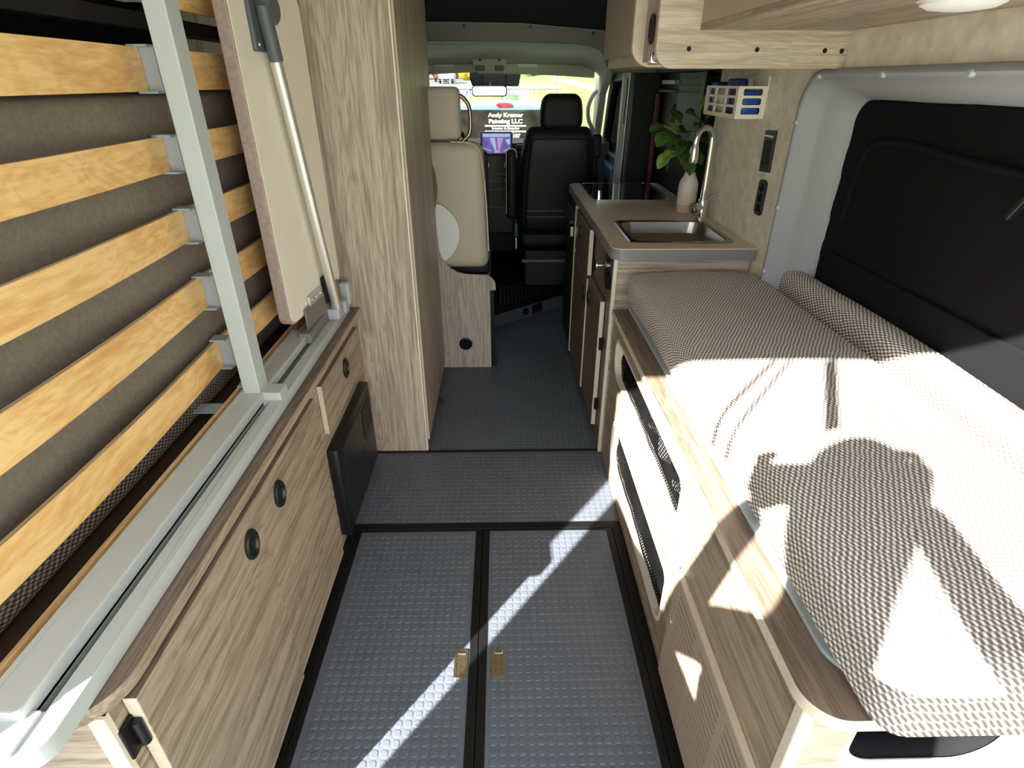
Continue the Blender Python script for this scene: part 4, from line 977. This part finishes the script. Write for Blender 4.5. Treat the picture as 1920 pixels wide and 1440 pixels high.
# ================================================================== CAB
st = thing('cab_step', 'dark raised cab floor step with angled front edge', 'step', (0.2, 4.0, 0), )
plate('step_riser', [(-0.40, 3.13), (-0.04, 3.42), (0.47, 3.835), (1.0, 4.26), (1.0, 4.9), (-1.0, 4.9), (-1.0, 3.13)], [], 'z', 0.0, 0.085, 'rubber_floor', st)
plate('step_edge', [(-0.42, 3.11), (-0.035, 3.41), (0.475, 3.825), (1.0, 4.25), (1.0, 4.9), (-1.0, 4.9), (-1.0, 3.11)], [], 'z', 0.085, 0.100, 'black_soft', st, bevel=0.004)
for k in range(14):
    x = -0.02 + k * 0.026
    box('mat_rib', x, x + 0.012, 3.55 + max(0, x) * 0.82, 3.95, 0.100, 0.104, 'dash_black', st, bevel=0)
dirv = Vector((0.51, 0.415, 0)).normalized(); nv = Vector((dirv.y, -dirv.x, 0))
p = Vector((0.235, 3.642, 0.045)) + nv * 0.001
bm = bmesh.new()
for a, b, h0, h1, t in ((-0.045, 0.045, -0.032, 0.030, 0.004),):
    vs_ = [p + dirv * s + Vector((0, 0, h)) + nv * d for d in (0, t) for s, h in ((a, h0), (b, h0), (b, h1), (a, h1))]
    v = [bm.verts.new(q) for q in vs_]
    for fc in ((0, 1, 2, 3), (4, 5, 6, 7), (0, 1, 5, 4), (1, 2, 6, 5), (2, 3, 7, 6), (3, 0, 4, 7)): bm.faces.new([v[i] for i in fc])
mk('step_outlet', bm, 'black_plastic', st, smooth=False)
lathe('step_port', [(0.026, 0.0), (0.026, 0.005), (0.018, 0.006), (0.016, 0.001), (0.0, 0.001)], Vector((0.155, 3.577, 0.042)), nv, 'black_plastic', st, n=20)

ps = thing('passenger_seat', 'black passenger seat with headrest and armrest in front of dashboard', 'car seat', (0.37, 4.0, 0.1))
def seatdef(p):
    q = p.copy(); t = min(max((p.z - 0.5) / 0.6, 0), 1)
    q.x = 0.372 + (p.x - 0.372) * (1.0 - 0.16 * t ** 3)
    q.y += 0.04 * (1 - t) - 0.03 * t
    return q
rbox('backrest', 0.105, 0.640, 3.90, 4.04, 0.46, 1.165, 0.075, 'seat_black', ps, seg=5, inner=8, deform=seatdef)
rbox('back_shell', 0.150, 0.595, 3.885, 3.95, 0.50, 1.11, 0.03, 'seat_panel', ps, seg=3, inner=6, deform=seatdef)
for z in (0.90, 0.64, 0.60): box('shell_seam', 0.17, 0.57, 3.885 if z > 0.8 else 3.905, 3.90 if z > 0.8 else 3.92, z, z + 0.006, 'header_grey', ps, bevel=0)
rbox('headrest', 0.245, 0.520, 3.89, 3.99, 1.140, 1.352, 0.048, 'seat_black', ps, seg=6, inner=6, deform=lambda p: Vector((0.3825 + (p.x - 0.3825) * (1.0 - 0.16 * max(0, (p.z - 1.22) / 0.13) ** 2 - 0.10 * max(0, (1.20 - p.z) / 0.06) ** 2), p.y, p.z)))
for x in (0.295, 0.475): tube('headrest_post', [(x, 3.94, 1.12), (x, 3.94, 1.18)], 0.008, 'chrome', ps)
rbox('seat_base', 0.12, 0.64, 3.98, 4.46, 0.36, 0.52, 0.05, 'seat_black', ps, seg=4, inner=4)
box('pedestal', 0.16, 0.60, 3.95, 4.36, 0.10, 0.36, 'dash_black', ps, bevel=0.01)
box('seat_rail', 0.14, 0.62, 3.93, 3.95, 0.28, 0.30, 'header_grey', ps)
rbox('armrest', 0.030, 0.102, 3.925, 4.00, 0.58, 1.030, 0.030, 'seat_black', ps, seg=4, inner=3)
tube('armrest_trim', smooth_path([(0.031, 3.925, 0.62), (0.031, 3.925, 0.98), (0.040, 3.925, 1.022), (0.066, 3.925, 1.034), (0.092, 3.925, 1.022), (0.101, 3.925, 0.98)], 5), 0.003, 'alu', ps)
box('recliner_lever', 0.085, 0.11, 3.93, 4.02, 0.46, 0.56, 'truck_blue', ps, bevel=0.01)
box('side_lever', 0.092, 0.104, 3.92, 3.94, 0.38, 0.46, 'chrome', ps, bevel=0.003)
sbelt = thing('seat_belt', 'black seat belt guide beside the passenger seat shoulder', 'seat belt', (0.65, 4.0, 0.9))
rbox('belt_guide', 0.575, 0.655, 3.93, 4.05, 0.97, 1.118, 0.02, 'seat_black', sbelt, seg=3, inner=2)
bar('belt_strap', (0.66, 4.0, 1.05), (0.70, 4.0, 0.40), 0.05, 0.004, 'seat_black', sbelt)

db = thing('dashboard', 'black dashboard below the windscreen', 'dashboard', (0, 4.7, 0.5))
prof = [(4.93, 1.010), (4.72, 1.030), (4.60, 1.005), (4.54, 0.93), (4.54, 0.78), (4.62, 0.62), (4.70, 0.45), (4.93, 0.45)]
plate('dash_body', prof, [], 'x', -0.95, 0.82, 'dash_black', db, bevel=0.01)
cst = box('centre_stack', -0.165, 0.095, 4.46, 4.62, 0.36, 0.945, 'black_plastic', db, bevel=0.01)
for x in (-0.110, 0.038):
    k_ = lathe('control_knob', [(0.0, -0.026), (0.017, -0.026), (0.020, -0.022), (0.021, 0.0)], (x, 4.46, 0.868), 'y', 'alu', cst, n=22)
    lathe('knob_face', [(0.0, -0.0275), (0.014, -0.0272), (0.015, -0.024)], (x, 4.46, 0.868), 'y', 'black_plastic', k_, n=20)
for k in range(7): box('control_button', -0.12 + k * 0.026, -0.10 + k * 0.026, 4.452, 4.462, 0.795, 0.806, 'header_grey', cst, bevel=0.001)
for k in range(5): box('switch_button', -0.09 + k * 0.034, -0.068 + k * 0.034, 4.452, 4.462, 0.745, 0.762, 'header_grey', cst, bevel=0.002)
box('stack_shelf', -0.14, 0.08, 4.452, 4.462, 0.770, 0.776, 'header_grey', cst, bevel=0)
plate('cup_recess', rr(-0.11, 0.05, 0.56, 0.70, 0.015), [rr(-0.102, 0.042, 0.568, 0.692, 0.012)], 'y', 4.452, 4.462, 'header_grey', cst)
for x, s in ((-0.235, -1), (0.165, 1)):
    vtx = plate('air_vent', rr(x - 0.055, x + 0.055, 0.945, 1.015, 0.012), [rr(x - 0.047, x + 0.047, 0.952, 1.008, 0.008)], 'y', 4.545, 4.575, 'seat_shell_grey', db)
    for k in range(4): box('vent_slat', x - 0.047, x + 0.047, 4.555, 4.575, 0.960 + k * 0.012, 0.963 + k * 0.012, 'black_plastic', vtx, bevel=0)
sc = thing('touch_screen', 'lit dashboard screen showing a purple surround view picture', 'screen', (-0.036, 4.48, 0.93))
plate('screen_bezel', rr(-0.152, 0.080, 0.925, 1.095, 0.008), [], 'y', 4.475, 4.50, 'black_plastic', sc, bevel=0.002)
plate('screen_panel', rr(-0.141, 0.069, 0.948, 1.086, 0.003), [], 'y', 4.4725, 4.475, 'screen_picture', sc)
for pts_, m_ in (([(-0.135, 1.06), (0.063, 1.06), (0.063, 1.081), (-0.135, 1.081)], 'screen_sky'), ([(-0.085, 1.050), (-0.048, 1.056), (-0.036, 0.975), (-0.050, 0.972)], 'screen_pale'),
                 ([(-0.030, 1.056), (0.012, 1.050), (-0.012, 0.972), (-0.026, 0.975)], 'screen_pink'), ([(0.030, 1.040), (0.064, 1.050), (0.064, 1.012), (0.048, 1.008)], 'screen_pale'),
                 ([(-0.055, 0.952), (-0.010, 0.952), (-0.014, 0.972), (-0.050, 0.972)], 'screen_pink'), ([(-0.138, 0.985), (-0.136, 0.990), (-0.072, 0.966), (-0.076, 0.962)], 'screen_pale'), ([(0.010, 0.962), (0.014, 0.966), (0.066, 0.990), (0.066, 0.965)], 'screen_pink')):
    plate('screen_image', pts_, [], 'y', 4.4715, 4.4724, m_, sc)
sg = thing('steering_wheel', 'black steering wheel partly hidden by the cream headrest', 'steering wheel', (-0.42, 4.35, 0.95))
M_ = Matrix.Translation((-0.43, 4.36, 0.98)) @ Matrix.Rotation(math.radians(62), 4, 'X')
tube('wheel_rim', [M_ @ Vector((0.19 * math.cos(2 * math.pi * i / 40), 0.19 * math.sin(2 * math.pi * i / 40), 0)) for i in range(40)], 0.015, 'dash_black', sg, closed=True)
rbox('wheel_hub', -0.075, 0.075, -0.06, 0.06, -0.03, 0.02, 0.02, 'dash_black', sg, seg=3, inner=2, xf=M_)
for a in (200, 340, 270):
    t = math.radians(a); bar('wheel_spoke', M_ @ Vector((0.05 * math.cos(t), 0.05 * math.sin(t), 0)), M_ @ Vector((0.185 * math.cos(t), 0.185 * math.sin(t), 0)), 0.03, 0.012, 'seat_shell_grey', sg)

# ================================================================== OUTDOORS
def gz(x, y):
    z = -0.66
    if y > 8.5: z += (y - 8.5) * 0.0235
    if x > 2.6 and y > 2: z += min(x - 2.6, 12) * 0.11 * min(1, (y - 2) / 6)
    return z
def ground(name, xs, ys, mat, lab, dz=0.0):
    bm = bmesh.new(); R = [[bm.verts.new((x, y, gz(x, y) + dz)) for x in xs] for y in ys]
    for a, b in zip(R, R[1:]):
        for i in range(len(xs) - 1): bm.faces.new((a[i], a[i + 1], b[i + 1], b[i]))
    return struct(mk(name, bm, mat, angle=80), lab)
fr_ = lambda a, b, n: [a + (b - a) * i / n for i in range(n + 1)]
ground('floor_added_lawn', [-14, -6, 0, 2.6], fr_(-60, -5, 4), 'grass', 'unseen lawn added behind the driveway to green the mirror')  # added out of view so the rear view mirror reflects green
ground('floor_driveway', [-14, -6, 0, 2.6], fr_(-5, 4.0, 6), 'concrete', 'pale driveway behind the van')
ground('floor_street', [-14, -6, 0, 2.6], fr_(4.0, 8.5, 2) + fr_(10, 180, 20), 'asphalt', 'sunlit street ahead of the van')
ground('floor_lawn', [2.6, 4, 6, 9, 12, 16, 30, 60], fr_(-12, 8.5, 6) + fr_(10, 180, 20), 'grass', 'sunlit grass bank right of the street')
ground('floor_verge', [-60, -30, -14], fr_(-12, 8.5, 6) + fr_(10, 180, 20), 'grass', 'grass verge left of the street')
ground('floor_path', [7.0, 8.2], fr_(14, 90, 16), 'concrete', 'pale path across the grass bank', 0.02)
# truck with canopy parked ahead
tk = thing('parked_truck', 'pale truck parked ahead with lettered dark rear window and ladder rack', 'truck', (0.0, 8.6, -0.66))
TY = 7.5
body = [(-0.92, -0.35), (0.92, -0.35), (0.94, 0.25), (0.88, 0.75), (0.80, 1.06), (0.70, 1.155), (0.40, 1.205), (0.0, 1.22), (-0.40, 1.205), (-0.70, 1.155), (-0.80, 1.06), (-0.88, 0.75), (-0.94, 0.25)]
plate('truck_body', body, [], 'y', TY, TY + 3.4, 'truck_paint', tk, bevel=0.05, smooth=False)
plate('window_frame', [(-0.74, 0.70), (0.78, 0.70), (0.72, 1.135), (-0.68, 1.135)], [], 'y', TY - 0.02, TY + 0.01, 'truck_blue', tk, bevel=0.008)
plate('rear_window', rr(-0.66, 0.68, 0.72, 1.118, 0.04), [], 'y', TY - 0.035, TY - 0.015, 'truck_glass', tk, bevel=0.004)
lathe('brake_light', [(0, -0.02), (0.09, -0.012), (0.10, 0.0)], (0.04, TY - 0.02, 1.168), 'y', 'truck_red', tk, n=24)
bl = [c for c in tk.children if c.name.startswith('brake_light')][0]
for v in bl.data.vertices: v.co.z = 1.168 + (v.co.z - 1.168) * 0.28; v.co.x = 0.045 + (v.co.x - 0.045) * 1.0
ty = TY - 0.037
text_mesh('lettering', 'Andy Kramer', 0.062, (0.055, ty, 1.040), 'letter_white', tk, 0.425)
text_mesh('lettering', 'Painting LLC', 0.062, (0.055, ty, 0.972), 'letter_white', tk, 0.405)
box('letter_rule', -0.195, 0.30, ty - 0.004, ty, 0.934, 0.950, 'letter_white', tk, bevel=0)
text_mesh('lettering', 'Interior & Exterior', 0.034, (0.055, ty, 0.903), 'letter_white', tk, 0.335)
box('letter_rule', -0.195, 0.30, ty - 0.004, ty, 0.872, 0.888, 'letter_white', tk, bevel=0)
text_mesh('lettering', '614.588.3187', 0.058, (0.060, ty, 0.812), 'letter_white', tk, 0.345)
text_mesh('lettering', '@ bng.com', 0.040, (0.215, ty, 0.765), 'letter_white', tk, 0.19)
box('bumper', -0.95, 0.95, TY - 0.15, TY + 0.05, -0.35, -0.15, 'alu', tk, bevel=0.03)
for x in (-0.78, 0.78):
    for y in (TY + 0.5, TY + 2.8): lathe('wheel', [(0, -0.1), (0.3, -0.1), (0.34, -0.06), (0.34, 0.06), (0.3, 0.1), (0, 0.1)], (x, y, -0.32), 'x', 'tyre', tk, n=24)
for y in (TY + 0.35, TY + 1.6):
    tube('rack_bar', [(-0.75, y, 1.345), (0.75, y, 1.345)], 0.018, 'header_grey', tk)
    for x in (-0.72, 0.72): tube('rack_post', [(x, y, 1.12), (x, y, 1.62)], 0.010, 'header_grey', tk)
    for x in (-0.40, 0.05, 0.30, 0.45): tube('rack_post', [(x, y, 1.19), (x, y, 1.345)], 0.008, 'alu', tk)
tube('rack_hoop', smooth_path([(-0.52, TY + 0.4, 1.17), (-0.42, TY + 0.4, 1.30), (-0.33, TY + 0.4, 1.34), (-0.28, TY + 0.4, 1.30), (-0.22, TY + 0.4, 1.17)], 5), 0.010, 'header_grey', tk)
# distant cars
def car(name, x, y, wd_, ht, mat, lab):
    z = gz(x, y); t = thing(name, lab, 'car', (x, y, z))
    plate('car_body', [(x - wd_ / 2, z + 0.35), (x + wd_ / 2, z + 0.35), (x + wd_ / 2, z + ht * 0.62), (x + wd_ * 0.40, z + ht * 0.66), (x + wd_ * 0.34, z + ht), (x - wd_ * 0.34, z + ht), (x - wd_ * 0.40, z + ht * 0.66), (x - wd_ / 2, z + ht * 0.62)], [], 'y', y, y + 4.2, mat, t, bevel=0.05)
    plate('windscreen', [(x - wd_ * 0.36, z + ht * 0.68), (x + wd_ * 0.36, z + ht * 0.68), (x + wd_ * 0.31, z + ht * 0.94), (x - wd_ * 0.31, z + ht * 0.94)], [], 'y', y - 0.03, y, 'truck_glass', t)
    for sx in (-1, 1): lathe('wheel', [(0, -0.12), (0.36, -0.12), (0.36, 0.12), (0, 0.12)], (x + sx * wd_ * 0.40, y + 0.5, z + 0.36), 'x', 'tyre', t, n=16)
    box('bumper', x - wd_ / 2, x + wd_ / 2, y - 0.1, y + 0.05, z + 0.4, z + 0.6, 'black_plastic', t)
car('distant_pickup', -7.2, 84, 2.0, 1.85, 'car_blue', 'pale blue pickup coming down the street far ahead')
car('distant_car', -8.7, 92, 1.8, 1.5, 'maroon', 'small dark red car beside the pale blue pickup')
def tree(x, y, h, r, mat, lab):
    z = gz(x, y); t = thing('tree', lab, 'tree', (x, y, z), group='autumn trees up the street')
    tube('trunk', [(x, y, z), (x + 0.1, y, z + h * 0.2), (x, y, z + h * 0.4)], 0.25, 'bark', t, radii=[0.3, 0.24, 0.15])
    bm = bmesh.new(); rnd = random.Random(int(x * 10 + y))
    for k in range(9):
        c = Vector((x + rnd.uniform(-r, r) * 0.6, y + rnd.uniform(-r, r) * 0.6, z + h * 0.34 + rnd.uniform(-0.25, 0.35) * h))
        mt_ = Matrix.Translation(c) @ Matrix.Scale(r * rnd.uniform(0.5, 0.75), 4)
        g = bmesh.ops.create_icosphere(bm, subdivisions=3, radius=1.0, matrix=mt_)
        for v in g['verts']:
            d = (v.co - c); v.co = c + d * (1 + 0.28 * mnoise.noise(v.co * 1.3) + 0.16 * mnoise.noise(v.co * 3.7))
    mk('crown', bm, mat, t, angle=80)
tree(-10.2, 112, 9, 3.2, 'foliage_orange', 'orange autumn tree above the distant cars')
tree(-15.5, 108, 8, 3.2, 'foliage_yellow', 'yellow autumn tree at the far left of the street')
tree(-3.6, 102, 8, 3.0, 'foliage_yellow', 'yellow autumn tree left of the mirror')
tree(-24, 100, 10, 4.5, 'foliage_green', 'green tree at the far left edge of windscreen view')
tree(2, 125, 9, 4.2, 'foliage_green', 'green tree straight up the street')
tree(14, 100, 8, 4.2, 'foliage_yellow', 'yellow tree on the grass bank')
tree(8, 118, 7, 3.6, 'foliage_green', 'green bushy tree behind the truck rack')
tree(-19.5, 116, 7, 2.6, 'foliage_orange', 'small orange tree behind the yellow one at far left')
tree(26, 90, 10, 5, 'foliage_green', 'green tree far right on the grass bank')
for x, y in ((12.2, 60), (3.6, 40)):
    tag(tube('fence_post', [(x, y, gz(x, y)), (x, y, gz(x, y) + 2.4)], 0.06, 'bark'), 'thin dark post on the grass bank %s' % ('far right' if x > 6 else 'near the street'), 'post')

# ---- the photographer on the rear step, out of the picture, whose shadow falls on the bench
def person():
    t = thing('person', 'person in dark clothes standing behind the van holding up a phone, seen by their shadow', 'person', (-0.165, -0.32, -0.10))
    J = [(-0.165, -0.33, 0.66, 0.145), (-0.165, -0.32, 0.90, 0.15), (-0.165, -0.31, 1.13, 0.16), (-0.172, -0.30, 1.30, 0.062), (-0.178, -0.28, 1.42, 0.075), (-0.18, -0.29, 1.56, 0.115), (-0.18, -0.30, 1.665, 0.06),
         (-0.26, -0.33, 0.60, 0.10), (-0.27, -0.31, 0.25, 0.065), (-0.27, -0.34, -0.06, 0.045), (-0.27, -0.25, -0.07, 0.04),
         (-0.07, -0.33, 0.60, 0.10), (-0.06, -0.31, 0.25, 0.065), (-0.06, -0.34, -0.06, 0.045), (-0.06, -0.25, -0.07, 0.04),
         (-0.335, -0.30, 1.23, 0.06), (-0.475, -0.20, 1.02, 0.052), (-0.30, -0.11, 1.20, 0.042), (-0.185, -0.060, 1.365, 0.032),
         (0.005, -0.30, 1.23, 0.06), (0.225, -0.20, 1.17, 0.048), (0.16, -0.12, 1.26, 0.036), (0.095, -0.060, 1.365, 0.030)]
    Ed = [(0, 1), (1, 2), (2, 3), (3, 4), (4, 5), (5, 6), (0, 7), (7, 8), (8, 9), (9, 10), (0, 11), (11, 12), (12, 13), (13, 14), (2, 15), (15, 16), (16, 17), (17, 18), (2, 19), (19, 20), (20, 21), (21, 22)]
    me = bpy.data.meshes.new('body'); me.from_pydata([j[:3] for j in J], Ed, []); me.materials.append(MATS['shirt'])
    o = bpy.data.objects.new('body', me); C.objects.link(o); o.parent = t; o.location = -wloc(t)
    md = o.modifiers.new('skin', 'SKIN'); md.use_smooth_shade = True
    for v, j in zip(me.skin_vertices[0].data, J): v.radius = (j[3], j[3])
    me.skin_vertices[0].data[0].use_root = True
    ms = o.modifiers.new('sub', 'SUBSURF'); ms.levels = 2; ms.render_levels = 2
    # hands closed on the phone
    for s, wx in ((-1, -0.178), (1, 0.088)):
        hd_ = rbox('hand', wx - 0.022, wx + 0.022, -0.080, -0.040, 1.355, 1.445, 0.018, 'skin_tone', t, seg=3, inner=2)
        for k in range(4): tube('finger', smooth_path([(wx - s * 0.005, -0.055, 1.375 + k * 0.021), (wx + s * 0.012, -0.038, 1.377 + k * 0.021), (wx, -0.029, 1.380 + k * 0.021), (wx - s * 0.022, -0.026, 1.380 + k * 0.021)], 4), 0.0085, 'skin_tone', hd_, n=8)
        tube('thumb', smooth_path([(wx, -0.065, 1.365), (wx - s * 0.03, -0.068, 1.38), (wx - s * 0.045, -0.066, 1.40)], 4), 0.010, 'skin_tone', hd_, n=8)
    ph = thing('phone', 'dark phone held up in both hands just behind the lens', 'phone', (-0.05, -0.05, 1.36))
    plate('phone_body', rr(-0.172, 0.080, 1.362, 1.442, 0.010), [], 'y', -0.058, -0.048, 'black_plastic', ph, bevel=0.002)
person()
for i, (a, b, w0) in enumerate((((-0.35, 1.79), (-0.405, 1.53), 0.014), ((-0.312, 1.79), (-0.345, 1.50), 0.011), ((-0.215, 1.79), (-0.14, 1.57), 0.030))):
    tag(bar('hanging_strap', (a[0], REAR, a[1]), (b[0], REAR, b[1]), w0, 0.003, 'black_soft', bevel=0), '%s strap hanging from the rear door header, seen by its shadow' % ('left thin', 'middle thin', 'right wide')[i], 'strap', group='rear straps')
# left rear door leaf standing open behind the van
hx_, hy_ = -0.945, -0.135; ex_, ey_ = -0.735, -0.86
rd = thing('door_2', 'left rear door standing open behind the van', None, (hx_, hy_, 0), kind='structure')
bar('door_leaf', (hx_, hy_, 0.42), (ex_, ey_, 0.42), 0.05, 1.84, 'white_paint', rd, bevel=0.01)
